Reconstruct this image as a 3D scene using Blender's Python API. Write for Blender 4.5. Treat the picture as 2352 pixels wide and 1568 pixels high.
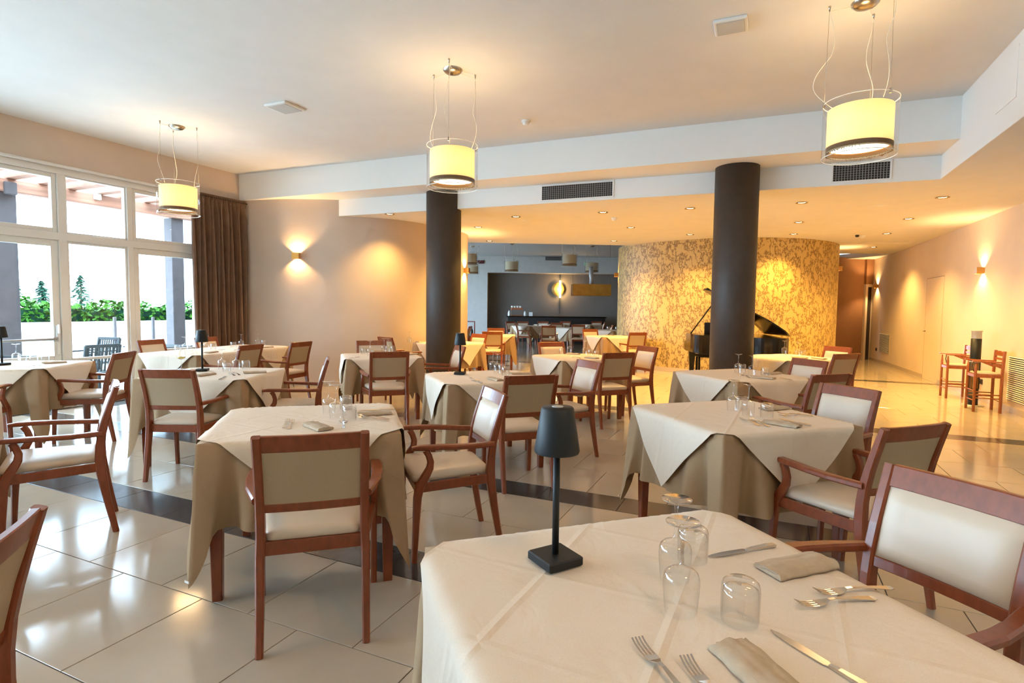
import bpy, math, random
from mathutils import Vector, Matrix
R_ = math.radians
for o in list(bpy.data.objects): bpy.data.objects.remove(o)
S = bpy.context.scene
COL = S.collection

# ------------------------------------------------------------------ camera
W, HH, FPX, EYE = 2352.0, 1568.0, 1285.0, 1.40
YAW, PITCH, ROLL = R_(24.3), R_(3.4), R_(-0.65)
fw = Vector((-math.sin(YAW)*math.cos(PITCH), math.cos(YAW)*math.cos(PITCH), -math.sin(PITCH)))
rt0 = Vector((math.cos(YAW), math.sin(YAW), 0)); dn0 = fw.cross(rt0)
RT = rt0*math.cos(ROLL) + dn0*math.sin(ROLL)
DN = -rt0*math.sin(ROLL) + dn0*math.cos(ROLL)
cam = bpy.data.cameras.new('camera'); cam.sensor_width = 36; cam.lens = FPX/W*36
cam.clip_start = 0.02; cam.clip_end = 300
camo = bpy.data.objects.new('camera', cam); COL.objects.link(camo)
camo.matrix_world = Matrix(((RT.x, -DN.x, -fw.x, 0), (RT.y, -DN.y, -fw.y, 0), (RT.z, -DN.z, -fw.z, EYE), (0, 0, 0, 1)))
S.camera = camo

# ------------------------------------------------------------------ world (bright overcast sky), exposure
wd = bpy.data.worlds.new('sky'); S.world = wd; wd.use_nodes = True
bg = wd.node_tree.nodes['Background']; bg.inputs[0].default_value = (0.56, 0.78, 1.0, 1); bg.inputs[1].default_value = 18.5
vs = S.view_settings
vs.view_transform = 'Standard'; vs.look = 'None'; vs.gamma = 1; vs.use_curve_mapping = False
vs.exposure = 0.42

# lamp colours and powers
WARM = (1.0, 0.60, 0.24); GOLD = (1.0, 0.60, 0.16)
P_PENDANT, P_SPOT, P_SCONCE = 15.0, 130.0, 42.0

def ray(px, py):
    return (fw + RT*((px-W/2)/FPX) + DN*((py-HH/2)/FPX))
def P(px, py, z=0.0):
    d = ray(px, py); t = (z-EYE)/d.z
    return Vector((d.x*t, d.y*t, z))
def onx(px, py, x):
    d = ray(px, py); t = x/d.x; return Vector((x, d.y*t, EYE+d.z*t))
def atdepth(px, py, D):                       # D metres in front of the camera
    return Vector((0, 0, EYE)) + ray(px, py)*D
def hit(px, py, poly):                        # ray against a vertical wall whose plan is a polyline
    d = ray(px, py); best = None
    for (x0, y0), (x1, y1) in zip(poly[:-1], poly[1:]):
        ex, ey = x1-x0, y1-y0; den = d.x*ey - d.y*ex
        if abs(den) < 1e-9: continue
        t = (x0*ey - y0*ex)/den; s = (x0*d.y - y0*d.x)/den
        if t > 0 and -1e-6 <= s <= 1+1e-6 and (best is None or t < best[0]):
            L = math.hypot(ex, ey); best = (t, Vector((ey/L, -ex/L, 0)))
    t, n = best
    p = Vector((d.x*t, d.y*t, EYE+d.z*t))
    if n.dot(Vector((p.x, p.y, 0))) > 0: n = -n
    return p, n

# ------------------------------------------------------------------ materials
MATS = {}
def nt_of(name):
    m = bpy.data.materials.new(name); m.use_nodes = True; MATS[name] = m
    nt = m.node_tree; return m, nt, nt.nodes['Principled BSDF']
def N(nt, typ, **kw):
    n = nt.nodes.new(typ)
    for k, v in kw.items(): setattr(n, k, v)
    return n
def pmat(name, col, rough=0.5, metal=0.0, var=0.0, scale=6.0, bump=0.0, bscale=40.0, stretch=None, coat=0.0, spec=0.5, col2=None, sheen=0.0, emit=None, estr=0.0):
    m, nt, b = nt_of(name)
    b.inputs['Base Color'].default_value = (*col, 1); b.inputs['Roughness'].default_value = rough
    b.inputs['Metallic'].default_value = metal; b.inputs['Specular IOR Level'].default_value = spec
    b.inputs['Coat Weight'].default_value = coat; b.inputs['Coat Roughness'].default_value = 0.15
    if sheen: b.inputs['Sheen Weight'].default_value = sheen
    tc = N(nt, 'ShaderNodeTexCoord'); mp = N(nt, 'ShaderNodeMapping')
    nt.links.new(tc.outputs['Object'], mp.inputs['Vector'])
    if stretch: mp.inputs['Scale'].default_value = stretch
    if var > 0 or col2:
        nz = N(nt, 'ShaderNodeTexNoise'); nz.inputs['Scale'].default_value = scale; nz.inputs['Detail'].default_value = 4
        nt.links.new(mp.outputs[0], nz.inputs['Vector'])
        rp = N(nt, 'ShaderNodeValToRGB')
        c2 = col2 or tuple(min(1, c*(1+var)) for c in col); c1 = tuple(c*(1-var) for c in col)
        rp.color_ramp.elements[0].position = 0.3; rp.color_ramp.elements[1].position = 0.7
        rp.color_ramp.elements[0].color = (*c1, 1); rp.color_ramp.elements[1].color = (*c2, 1)
        nt.links.new(nz.outputs['Fac'], rp.inputs[0]); nt.links.new(rp.outputs[0], b.inputs['Base Color'])
    if bump > 0:
        nb = N(nt, 'ShaderNodeTexNoise'); nb.inputs['Scale'].default_value = bscale; nb.inputs['Detail'].default_value = 3
        nt.links.new(mp.outputs[0], nb.inputs['Vector'])
        bp = N(nt, 'ShaderNodeBump'); bp.inputs['Strength'].default_value = bump; bp.inputs['Distance'].default_value = 0.01
        nt.links.new(nb.outputs['Fac'], bp.inputs['Height']); nt.links.new(bp.outputs[0], b.inputs['Normal'])
    if emit: b.inputs['Emission Color'].default_value = (*emit, 1); b.inputs['Emission Strength'].default_value = estr
    return m
def glassmat(name, tint=(1, 1, 1), ior=1.5, rough=0.0, thin=0.04):
    m = bpy.data.materials.new(name); m.use_nodes = True; MATS[name] = m; nt = m.node_tree
    for n in list(nt.nodes): nt.nodes.remove(n)
    out = N(nt, 'ShaderNodeOutputMaterial'); mix = N(nt, 'ShaderNodeMixShader'); tr = N(nt, 'ShaderNodeBsdfTransparent'); gl = N(nt, 'ShaderNodeBsdfGlossy')
    fr0 = N(nt, 'ShaderNodeLayerWeight'); fr0.inputs['Blend'].default_value = 0.5
    pw = N(nt, 'ShaderNodeMath', operation='POWER'); pw.inputs[1].default_value = 2.6; nt.links.new(fr0.outputs['Facing'], pw.inputs[0])
    fr = N(nt, 'ShaderNodeMath', operation='MULTIPLY'); fr.inputs[1].default_value = 0.85; nt.links.new(pw.outputs[0], fr.inputs[0])
    ad = N(nt, 'ShaderNodeMath', operation='ADD'); ad.use_clamp = True; ad.inputs[1].default_value = thin
    tr.inputs[0].default_value = (*tint, 1); gl.inputs['Roughness'].default_value = rough
    nt.links.new(fr.outputs[0], ad.inputs[0]); nt.links.new(ad.outputs[0], mix.inputs[0]); nt.links.new(tr.outputs[0], mix.inputs[1]); nt.links.new(gl.outputs[0], mix.inputs[2]); nt.links.new(mix.outputs[0], out.inputs[0])
    return m
def emat(name, col, st):
    m = bpy.data.materials.new(name); m.use_nodes = True; MATS[name] = m
    b = m.node_tree.nodes['Principled BSDF']; b.inputs['Base Color'].default_value = (0.8, 0.8, 0.8, 1)
    b.inputs['Emission Color'].default_value = (*col, 1); b.inputs['Emission Strength'].default_value = st
    return m

pmat('ceiling_paint', (0.75, 0.73, 0.70), 0.9, var=0.02, scale=3, bump=0.04, bscale=220)
pmat('beam_paint', (0.84, 0.83, 0.80), 0.85, bump=0.04, bscale=220)
pmat('wall_paint', (0.62, 0.50, 0.405), 0.85, var=0.03, scale=2, bump=0.12, bscale=120)
pmat('wall_paint_right', (0.74, 0.62, 0.48), 0.8, var=0.03, scale=2, bump=0.05, bscale=160)
pmat('wall_brown', (0.30, 0.15, 0.07), 0.8, var=0.05)
pmat('wall_grey', (0.53, 0.52, 0.49), 0.85, var=0.04)
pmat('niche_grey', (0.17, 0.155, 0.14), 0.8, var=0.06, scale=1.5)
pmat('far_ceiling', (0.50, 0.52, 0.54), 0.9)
pmat('column_dark', (0.052, 0.036, 0.028), 0.55, var=0.1, scale=14, bump=0.06, bscale=300)
pmat('baseboard_tile', (0.55, 0.46, 0.36), 0.35)
pmat('grout', (0.07, 0.062, 0.055), 0.9)
pmat('tile_cream', (0.46, 0.39, 0.31), 0.11, var=0.05, scale=3.0, spec=0.7, bump=0.008, bscale=14)
pmat('tile_dark', (0.060, 0.058, 0.062), 0.16, var=0.2, scale=9, spec=0.6, bump=0.012, bscale=18)
pmat('wood', (0.220, 0.052, 0.019), 0.30, var=0.16, scale=14, stretch=(3, 3, 1.2), coat=0.15, spec=0.45)
pmat('wood_light', (0.33, 0.095, 0.030), 0.35, var=0.25, scale=8, stretch=(5, 5, 0.8), coat=0.25)
pmat('leather_cream', (0.62, 0.50, 0.38), 0.38, var=0.03, scale=5, bump=0.03, bscale=500)
pmat('back_fabric', (0.42, 0.31, 0.19), 0.75, var=0.04, scale=200, bump=0.10, bscale=700)
pmat('napkin_linen', (0.45, 0.345, 0.24), 0.85, var=0.06, scale=60, bump=0.08, bscale=500)
pmat('steel', (0.62, 0.60, 0.57), 0.16, metal=1.0)
pmat('black_metal', (0.009, 0.012, 0.015), 0.5, spec=0.35, bump=0.02, bscale=600)
pmat('black_gloss', (0.004, 0.004, 0.005), 0.14, spec=0.35)
pmat('black_matt', (0.012, 0.011, 0.011), 0.6)
pmat('brass', (0.72, 0.42, 0.13), 0.30, metal=1.0)
pmat('gold_leaf', (0.62, 0.36, 0.07), 0.45, var=0.25, scale=30)
pmat('brass_dark', (0.50, 0.27, 0.08), 0.33, metal=1.0, var=0.15, scale=4)
pmat('nickel', (0.50, 0.45, 0.38), 0.25, metal=1.0)
pmat('white_plastic', (0.80, 0.79, 0.76), 0.5)
pmat('frame_white', (0.72, 0.69, 0.64), 0.45)
pmat('cord_white', (0.86, 0.80, 0.66), 0.5)
pmat('wire_grey', (0.35, 0.32, 0.28), 0.4, metal=1.0)
pmat('dark_trim', (0.035, 0.020, 0.012), 0.8)
pmat('fringe_brown', (0.16, 0.075, 0.022), 0.8)
pmat('curtain_brown', (0.165, 0.088, 0.052), 0.85, var=0.12, scale=8, sheen=0.3)
pmat('vent_dark', (0.02, 0.02, 0.022), 0.7)
pmat('vent_bar', (0.28, 0.28, 0.27), 0.5)
pmat('door_dark', (0.05, 0.035, 0.028), 0.6)
pmat('porcelain', (0.85, 0.85, 0.83), 0.2)
pmat('sign_red', (0.10, 0.012, 0.014), 0.5)
pmat('sign_green', (0.05, 0.40, 0.16), 0.5, emit=(0.1, 0.9, 0.4), estr=0.25)
pmat('heater_steel', (0.42, 0.42, 0.42), 0.35, metal=0.2)
pmat('terrace', (0.56, 0.55, 0.53), 0.8, var=0.03)
pmat('low_wall', (0.82, 0.80, 0.76), 0.9, var=0.03)
pmat('timber', (0.34, 0.16, 0.10), 0.75, var=0.3, scale=5, stretch=(1, 0.2, 3))
pmat('timber_pale', (0.62, 0.60, 0.56), 0.8, var=0.1)
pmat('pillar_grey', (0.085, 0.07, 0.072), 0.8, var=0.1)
pmat('leaf_hedge', (0.035, 0.105, 0.012), 0.7, var=0.6, scale=3, spec=0.1)
pmat('leaf_fir', (0.014, 0.045, 0.026), 0.8, var=0.3, spec=0.1)
pmat('bark', (0.14, 0.10, 0.07), 0.9)
pmat('patio_teak', (0.045, 0.05, 0.052), 0.7, var=0.15, spec=0.2)
pmat('juice', (0.75, 0.55, 0.12), 0.1)
glassmat('pane_glass', (0.97, 1.0, 1.0), 1.45, thin=0.01)
glassmat('drink_glass', (0.985, 0.99, 0.99), 1.52, thin=0.07)
glassmat('acrylic', (0.97, 0.97, 0.96), 1.45, thin=0.03)
emat('bulb_glow', (1.0, 0.80, 0.45), 60)
emat('spot_glow', (1.0, 0.82, 0.45), 25)
emat('tube_glow', (1.0, 0.70, 0.30), 30)

# cloths: cream top cloth (ironed fold lines as relief), beige under cloth with a linen weave
def clothmat(name, col, lines):
    m, nt, b = nt_of(name)
    b.inputs['Roughness'].default_value = 0.85; b.inputs['Specular IOR Level'].default_value = 0.2
    tc = N(nt, 'ShaderNodeTexCoord'); sx = N(nt, 'ShaderNodeSeparateXYZ'); nt.links.new(tc.outputs['Object'], sx.inputs[0])
    nz = N(nt, 'ShaderNodeTexNoise'); nz.inputs['Scale'].default_value = 320; nt.links.new(tc.outputs['Object'], nz.inputs['Vector'])
    rp = N(nt, 'ShaderNodeValToRGB'); rp.color_ramp.elements[0].color = (*[c*0.9 for c in col], 1); rp.color_ramp.elements[1].color = (*[min(1, c*1.07) for c in col], 1)
    nt.links.new(nz.outputs['Fac'], rp.inputs[0]); nt.links.new(rp.outputs[0], b.inputs['Base Color'])
    n2 = N(nt, 'ShaderNodeTexNoise'); n2.inputs['Scale'].default_value = 5.5; n2.inputs['Detail'].default_value = 3; n2.inputs['Distortion'].default_value = 1.2
    nt.links.new(tc.outputs['Object'], n2.inputs['Vector'])
    b1 = N(nt, 'ShaderNodeBump'); b1.inputs['Strength'].default_value = 0.35; b1.inputs['Distance'].default_value = 0.02
    nt.links.new(n2.outputs['Fac'], b1.inputs['Height'])
    last = b1
    if lines:
        prev = None
        for (a, c) in lines:      # ridge along a*x + c*y = const, repeated
            ad = N(nt, 'ShaderNodeVectorMath', operation='DOT_PRODUCT'); nt.links.new(tc.outputs['Object'], ad.inputs[0]); ad.inputs[1].default_value = (a, c, 0)
            mo = N(nt, 'ShaderNodeMath', operation='PINGPONG'); mo.inputs[1].default_value = 0.31/2; nt.links.new(ad.outputs['Value'], mo.inputs[0])
            mr = N(nt, 'ShaderNodeMapRange'); mr.inputs[1].default_value = 0.0; mr.inputs[2].default_value = 0.014; mr.inputs[3].default_value = 1.0; mr.inputs[4].default_value = 0.0
            nt.links.new(mo.outputs[0], mr.inputs[0])
            if prev is None: prev = mr
            else:
                mx = N(nt, 'ShaderNodeMath', operation='MAXIMUM'); nt.links.new(prev.outputs[0], mx.inputs[0]); nt.links.new(mr.outputs[0], mx.inputs[1]); prev = mx
        b2 = N(nt, 'ShaderNodeBump'); b2.inputs['Strength'].default_value = 0.42; b2.inputs['Distance'].default_value = 0.004
        nt.links.new(prev.outputs[0], b2.inputs['Height']); nt.links.new(b1.outputs[0], b2.inputs['Normal']); last = b2
    nt.links.new(last.outputs[0], b.inputs['Normal'])
clothmat('cloth_cream', (0.73, 0.62, 0.505), [(0.7071, 0.7071), (0.7071, -0.7071)])
clothmat('cloth_beige', (0.37, 0.245, 0.142), None)

# gold wallpaper with a brown crackle pattern
m, nt, b = nt_of('wallpaper_gold'); b.inputs['Roughness'].default_value = 0.5
tc = N(nt, 'ShaderNodeTexCoord'); mp = N(nt, 'ShaderNodeMapping'); mp.inputs['Scale'].default_value = (1.0, 1.0, 0.62); nt.links.new(tc.outputs['Object'], mp.inputs[0])
nz = N(nt, 'ShaderNodeTexNoise'); nz.inputs['Scale'].default_value = 7.0; nz.inputs['Detail'].default_value = 8; nz.inputs['Roughness'].default_value = 0.70; nt.links.new(mp.outputs[0], nz.inputs[0])
sb = N(nt, 'ShaderNodeMath', operation='SUBTRACT'); sb.inputs[1].default_value = 0.5; nt.links.new(nz.outputs['Fac'], sb.inputs[0])
ab = N(nt, 'ShaderNodeMath', operation='ABSOLUTE'); nt.links.new(sb.outputs[0], ab.inputs[0])
rp = N(nt, 'ShaderNodeValToRGB'); e = rp.color_ramp.elements
e[0].position = 0.014; e[0].color = (0.20, 0.12, 0.040, 1); e[1].position = 0.034; e[1].color = (0.60, 0.43, 0.155, 1)
nt.links.new(ab.outputs[0], rp.inputs[0]); nt.links.new(rp.outputs[0], b.inputs['Base Color'])
bp = N(nt, 'ShaderNodeBump'); bp.inputs['Strength'].default_value = 0.15; nt.links.new(ab.outputs[0], bp.inputs['Height']); nt.links.new(bp.outputs[0], b.inputs['Normal'])

# lamp shade: woven fabric that lets the bulb's light through
m, nt, b = nt_of('shade_fabric'); out = nt.nodes['Material Output']
b.inputs['Base Color'].default_value = (0.80, 0.70, 0.50, 1); b.inputs['Roughness'].default_value = 0.9
tl = N(nt, 'ShaderNodeBsdfTranslucent'); tl.inputs[0].default_value = (0.90, 0.72, 0.42, 1); mx = N(nt, 'ShaderNodeMixShader'); mx.inputs[0].default_value = 0.45
nt.links.new(b.outputs[0], mx.inputs[1]); nt.links.new(tl.outputs[0], mx.inputs[2]); nt.links.new(mx.outputs[0], out.inputs[0])
tc = N(nt, 'ShaderNodeTexCoord'); nz = N(nt, 'ShaderNodeTexNoise'); nz.inputs['Scale'].default_value = 120; mp = N(nt, 'ShaderNodeMapping'); mp.inputs['Scale'].default_value = (1, 1, 0.15)
nt.links.new(tc.outputs['Object'], mp.inputs[0]); nt.links.new(mp.outputs[0], nz.inputs[0])
rp = N(nt, 'ShaderNodeValToRGB'); rp.color_ramp.elements[0].color = (0.30, 0.215, 0.12, 1); rp.color_ramp.elements[1].color = (0.46, 0.335, 0.20, 1); nt.links.new(nz.outputs[0], rp.inputs[0]); nt.links.new(rp.outputs[0], tl.inputs[0])
# opal disc in the pendants
m, nt, b = nt_of('opal_disc'); out = nt.nodes['Material Output']
b.inputs['Base Color'].default_value = (0.9, 0.85, 0.72, 1); b.inputs['Emission Color'].default_value = (1.0, 0.88, 0.62, 1); b.inputs['Emission Strength'].default_value = 3.2

# ------------------------------------------------------------------ mesh helpers
class MB:
    def __init__(s): s.v = []; s.f = []; s.sm = []; s.mi = []
    def add(s, vs, fs, smooth=False, mi=0):
        o = len(s.v); s.v += [tuple(v) for v in vs]
        for f in fs: s.f.append(tuple(i+o for i in f)); s.sm.append(smooth); s.mi.append(mi)
        return s
    def box(s, lo, hi, mi=0):
        x0, y0, z0 = lo; x1, y1, z1 = hi
        return s.add([(x0,y0,z0),(x1,y0,z0),(x1,y1,z0),(x0,y1,z0),(x0,y0,z1),(x1,y0,z1),(x1,y1,z1),(x0,y1,z1)],
                     [(0,3,2,1),(4,5,6,7),(0,1,5,4),(1,2,6,5),(2,3,7,6),(3,0,4,7)], mi=mi)
    def cbox(s, lo, hi, c, mi=0):          # box whose vertical and top edges are chamfered
        (x0,y0,z0), (x1,y1,z1) = lo, hi
        def ring(i, z): return [(x0+i+c*0,y0+i,z),(x1-i,y0+i,z),(x1-i,y1-i,z),(x0+i,y1-i,z)]
        def oct_(i, z):
            a = c
            return [(x0+i+a,y0+i,z),(x1-i-a,y0+i,z),(x1-i,y0+i+a,z),(x1-i,y1-i-a,z),(x1-i-a,y1-i,z),(x0+i+a,y1-i,z),(x0+i,y1-i-a,z),(x0+i,y0+i+a,z)]
        rs = [oct_(c, z0), oct_(0, z0+c), oct_(0, z1-c), oct_(c, z1)]
        return s.rings(rs, smooth=False, mi=mi)
    def rings(s, rs, smooth=True, caps=True, closed=True, mi=0):
        n = len(rs[0]); o = len(s.v); fs = []
        for k in range(len(rs)-1):
            for i in range(n if closed else n-1):
                j = (i+1) % n
                fs.append((k*n+i, k*n+j, (k+1)*n+j, (k+1)*n+i))
        s.add([p for r in rs for p in r], fs, smooth, mi)
        if caps and closed:
            for r, fl in ((0, True), (len(rs)-1, False)):
                idx = [o+r*n+i for i in range(n)]
                s.f.append(tuple(reversed(idx)) if fl else tuple(idx)); s.sm.append(False); s.mi.append(mi)
        return s
    def lathe(s, prof, n=24, c=(0,0,0), smooth=True, caps=False, mi=0):
        rs = [[(c[0]+r*math.cos(2*math.pi*i/n), c[1]+r*math.sin(2*math.pi*i/n), c[2]+z) for i in range(n)] for r, z in prof]
        return s.rings(rs, smooth, caps, True, mi)
    def tube(s, pts, r, n=8, smooth=True, mi=0):
        pts = [Vector(p) for p in pts]; rs = []
        rr = r if isinstance(r, (list, tuple)) else [r]*len(pts)
        up = None
        for i, p in enumerate(pts):
            t = (pts[min(i+1, len(pts)-1)] - pts[max(i-1, 0)]).normalized()
            if up is None: up = Vector((0,0,1)) if abs(t.z) < 0.9 else Vector((1,0,0))
            a = t.cross(up).normalized(); b_ = a.cross(t).normalized(); up = b_
            rs.append([tuple(p + (a*math.cos(2*math.pi*k/n) + b_*math.sin(2*math.pi*k/n))*rr[i]) for k in range(n)])
        return s.rings(rs, smooth, True, True, mi)
    def bar(s, pts, side, w, d, ch=0.004, mi=0):   # chamfered rectangular section swept along pts; side = direction of the width
        pts = [Vector(p) for p in pts]; sv = Vector(side).normalized(); rs = []
        ww = w if isinstance(w, (list, tuple)) else [w]*len(pts); dd = d if isinstance(d, (list, tuple)) else [d]*len(pts)
        for i, p in enumerate(pts):
            t = (pts[min(i+1, len(pts)-1)] - pts[max(i-1, 0)]).normalized()
            a = (sv - t*sv.dot(t)).normalized(); b_ = t.cross(a).normalized()
            x, y = ww[i]/2, dd[i]/2; c = min(ch, x*0.6, y*0.6)
            rs.append([tuple(p + a*u + b_*v) for u, v in ((x-c,-y),(x,-y+c),(x,y-c),(x-c,y),(-x+c,y),(-x,y-c),(-x,-y+c),(-x+c,-y))])
        return s.rings(rs, False, True, True, mi)
    def prism(s, poly, z0, z1, mi=0, smooth=False):
        return s.rings([[(x,y,z0) for x,y in poly], [(x,y,z1) for x,y in poly]], smooth, True, True, mi)
    def mesh(s, name, mats):
        me = bpy.data.meshes.new(name); me.from_pydata(s.v, [], s.f); me.validate(clean_customdata=False)
        for mm in (mats if isinstance(mats, (list, tuple)) else [mats]): me.materials.append(MATS[mm])
        if len(me.polygons) == len(s.f):
            me.polygons.foreach_set('use_smooth', s.sm); me.polygons.foreach_set('material_index', s.mi)
        me.update(); return me
    def obj(s, name, mats, parent=None, loc=None, rz=0):
        return link(name, s.mesh(name, mats), parent, loc, rz)
def link(name, me, parent=None, loc=None, rz=0):
    o = bpy.data.objects.new(name, me); COL.objects.link(o)
    if parent: o.parent = parent
    if loc is not None: o.location = loc
    if rz: o.rotation_euler = (0, 0, rz)
    return o
def tag(o, label=None, cat=None, group=None, kind=None):
    if label: o['label'] = label
    if cat: o['category'] = cat
    if group: o['group'] = group
    if kind: o['kind'] = kind
    return o
def empty(name, label, cat, loc=(0,0,0), rz=0, group=None):
    o = bpy.data.objects.new(name, None); COL.objects.link(o); o.location = loc; o.rotation_euler = (0, 0, rz); o.empty_display_size = 0.1
    return tag(o, label, cat, group)
def struct(o): o['kind'] = 'structure'; return o
def copy_tree(o, parent=None):
    c = o.copy(); COL.objects.link(c); c.parent = parent
    for ch in list(o.children): copy_tree(ch, c)
    return c
def lamp(kind, name, loc, power, col, parent=None, radius=0.04, rot=None, cone=None, blend=0.5):
    l = bpy.data.lights.new(name, kind); l.energy = power; l.color = col; l.shadow_soft_size = radius
    if kind == 'SPOT': l.spot_size = R_(cone); l.spot_blend = blend
    o = bpy.data.objects.new(name, l); COL.objects.link(o); o.location = loc
    if rot: o.rotation_euler = rot
    if parent: o.parent = parent
    return o
def wall(name, poly, z0, z1, mat, thick=0.12, side=1, smooth=False):   # a wall along a plan polyline; thickness to one side
    pts = [Vector((x, y, 0)) for x, y in poly]; off = []
    for i, p in enumerate(pts):
        t = (pts[min(i+1, len(pts)-1)] - pts[max(i-1, 0)]).normalized(); off.append(p + Vector((-t.y, t.x, 0))*thick*side)
    mb = MB(); n = len(pts)
    def sheet(a, b, flip):
        v = [q for p, r in zip(a, b) for q in (p, r)]
        mb.add(v, [((2*i, 2*i+1, 2*i+3, 2*i+2) if flip else (2*i, 2*i+2, 2*i+3, 2*i+1)) for i in range(n-1)], smooth)
    f0 = [(p.x, p.y, z0) for p in pts]; f1 = [(p.x, p.y, z1) for p in pts]; b0 = [(p.x, p.y, z0) for p in off]; b1 = [(p.x, p.y, z1) for p in off]
    fl = side < 0
    sheet(f0, f1, fl); sheet(b0, b1, not fl); sheet(f1, b1, fl); sheet(f0, b0, not fl)
    for k in (0, n-1): mb.add([f0[k], f1[k], b1[k], b0[k]], [(0, 1, 2, 3)])
    return mb.obj(name, mat)
rng = random.Random(7)
def spline(pts, sub=6):                        # Catmull-Rom through plan points
    out = []; q = [pts[0]] + list(pts) + [pts[-1]]
    for i in range(1, len(q)-2):
        p0, p1, p2, p3 = [Vector(q[k]) for k in (i-1, i, i+1, i+2)]
        for k in range(sub):
            t = k/sub; out.append(tuple(0.5*((2*p1) + (p2-p0)*t + (2*p0-5*p1+4*p2-p3)*t*t + (3*p1-p0-3*p2+p3)*t**3)))
    out.append(tuple(pts[-1])); return out

# ================================================================== STRUCTURE
ZC, ZS, ZL = 3.67, 3.225, 2.95                 # main ceiling, soffit, low ceiling
XW = -8.446                                    # window wall
# far wing is turned 25 degrees: camera-aligned frame (depth D, lateral L)
def DL(D, L): return (-math.sin(YAW)*D + math.cos(YAW)*L, math.cos(YAW)*D + math.sin(YAW)*L)

# floor: grout bed, tiles as pieces
FLOOR = [(XW-0.17, -6.4), (7.5, -6.4), (7.5, 34), (-9.0, 34), DL(26.5, -9.2), DL(24.9, -9.2), (-11.0, 10.1), (XW-0.17, 9.2)]
def inpoly(x, y, poly=FLOOR):
    c = False
    for (x0, y0), (x1, y1) in zip(poly, poly[1:]+poly[:1]):
        if (y0 > y) != (y1 > y) and x < (x1-x0)*(y-y0)/(y1-y0)+x0: c = not c
    return c
fl = MB().prism(FLOOR, -0.08, -0.004).obj('floor', 'grout'); struct(fl)
rows = []                                      # (y0, y1, dark, phase)
y = 1.76
for k in range(13): y -= 0.592; rows.append((y, y+0.592, False, 0.3 if k % 2 else 0.0))
rows += [(1.76, 2.35, False, 0.3), (2.35, 2.65, True, 0.0), (2.65, 3.215, False, 0.3), (3.215, 3.78, False, 0.0), (3.78, 4.08, True, 0.3)]
y = 4.08
for k in range(6): rows.append((y, y+0.592, False, 0.3 if k % 2 else 0.0)); y += 0.592
rows.append((y, y+0.30, True, 0.0)); y += 0.30
for k in range(9): rows.append((y, y+0.592, False, 0.3 if k % 2 else 0.0)); y += 0.592
rows.append((y, y+0.30, True, 0.0)); y += 0.30
k = 0
while y < 33: rows.append((y, y+0.592, False, 0.3 if k % 2 else 0.0)); y += 0.592; k += 1
def infront(x, y):
    v = Vector((x, y, -EYE)); d = v.dot(fw)
    if d < 0.5: return None
    px = W/2 + FPX*v.dot(RT)/d; py = HH/2 + FPX*v.dot(DN)/d
    return (px, py, d) if (-120 < px < W+120 and py < HH+160) else None
cand = []; rest = MB()
def tile_geo(mb, x0, x1, y0, y1, mi=0):
    g, c = 0.0024, 0.0012
    x0 += g; x1 -= g; y0 += g; y1 -= g
    mb.add([(x0,y0,-0.006),(x1,y0,-0.006),(x1,y1,-0.006),(x0,y1,-0.006),(x0,y0,-c),(x1,y0,-c),(x1,y1,-c),(x0,y1,-c),(x0+c,y0+c,0),(x1-c,y0+c,0),(x1-c,y1-c,0),(x0+c,y1-c,0)],
           [(0,1,5,4),(1,2,6,5),(2,3,7,6),(3,0,4,7),(4,5,9,8),(5,6,10,9),(6,7,11,10),(7,4,8,11),(8,9,10,11)], mi=mi)
for (y0, y1, dark, ph) in rows:
    kx = -43
    while kx*0.6+ph < 7:
        x0 = kx*0.6+ph; kx += 1
        q = infront(x0+0.3, (y0+y1)/2)
        inside = x0 > XW-0.2 and x0 < 3.3
        if q and inside and q[2] < 15: cand.append((q[2], x0, y0, y1, dark))
        elif inpoly(x0, y0) and inpoly(x0+0.6, y1): tile_geo(rest, x0, x0+0.6, y0, y1, 1 if dark else 0)
cand.sort(); tmesh = {}
for i, (d, x0, y0, y1, dark) in enumerate(cand):
    if i < 296:
        key = (round(y1-y0, 3), dark)
        if key not in tmesh:
            t = MB(); tile_geo(t, -0.3, 0.3, -(y1-y0)/2, (y1-y0)/2); tmesh[key] = t.mesh('floor_tile', 'tile_dark' if dark else 'tile_cream')
        link('floor_tile', tmesh[key], fl, (x0+0.3, (y0+y1)/2, 0))
    else: tile_geo(rest, x0, x0+0.6, y0, y1, 1 if dark else 0)
tag(rest.obj('distant_floor_tiles', ['tile_cream', 'tile_dark'], fl), kind='stuff')

# ceilings and stepped beam
ce = MB()
ce.prism([(XW-0.32, -6.5), (7.6, -6.5), (7.6, 34), (-9.0, 34), DL(26.6, -9.4), DL(24.9, -9.4), (-11.2, 10.0), (XW-0.32, 9.0)], ZC, ZC+0.25); struct(ce.obj('ceiling', 'ceiling_paint'))
FA, FB = (XW-0.1, 7.05), (1.80, 7.369)         # front face of the beam, left and right end
SA, SB = (-7.1, 7.632), (1.836, 8.053)         # face of the low ceiling
side_x0 = 1.80
bm_ = MB().prism([FA, FB, (1.836, 8.06), (1.836, 8.5), (XW-0.1, 8.2)], ZS, ZC-0.001)
struct(bm_.obj('ceiling_beam', 'beam_paint'))
sb_ = MB().prism([(1.797, -6.3), (1.92, -6.3), (1.92, 8.3), (1.797, 8.3)], ZL+0.002, ZC-0.002)
struct(sb_.obj('ceiling_beam_side', 'beam_paint'))
fb_ = MB().prism([SA, SB, (SB[0], SB[1]+0.12), (SA[0], SA[1]+0.12)], ZL+0.002, ZS)
struct(fb_.obj('ceiling_beam_lower', 'beam_paint'))
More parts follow.
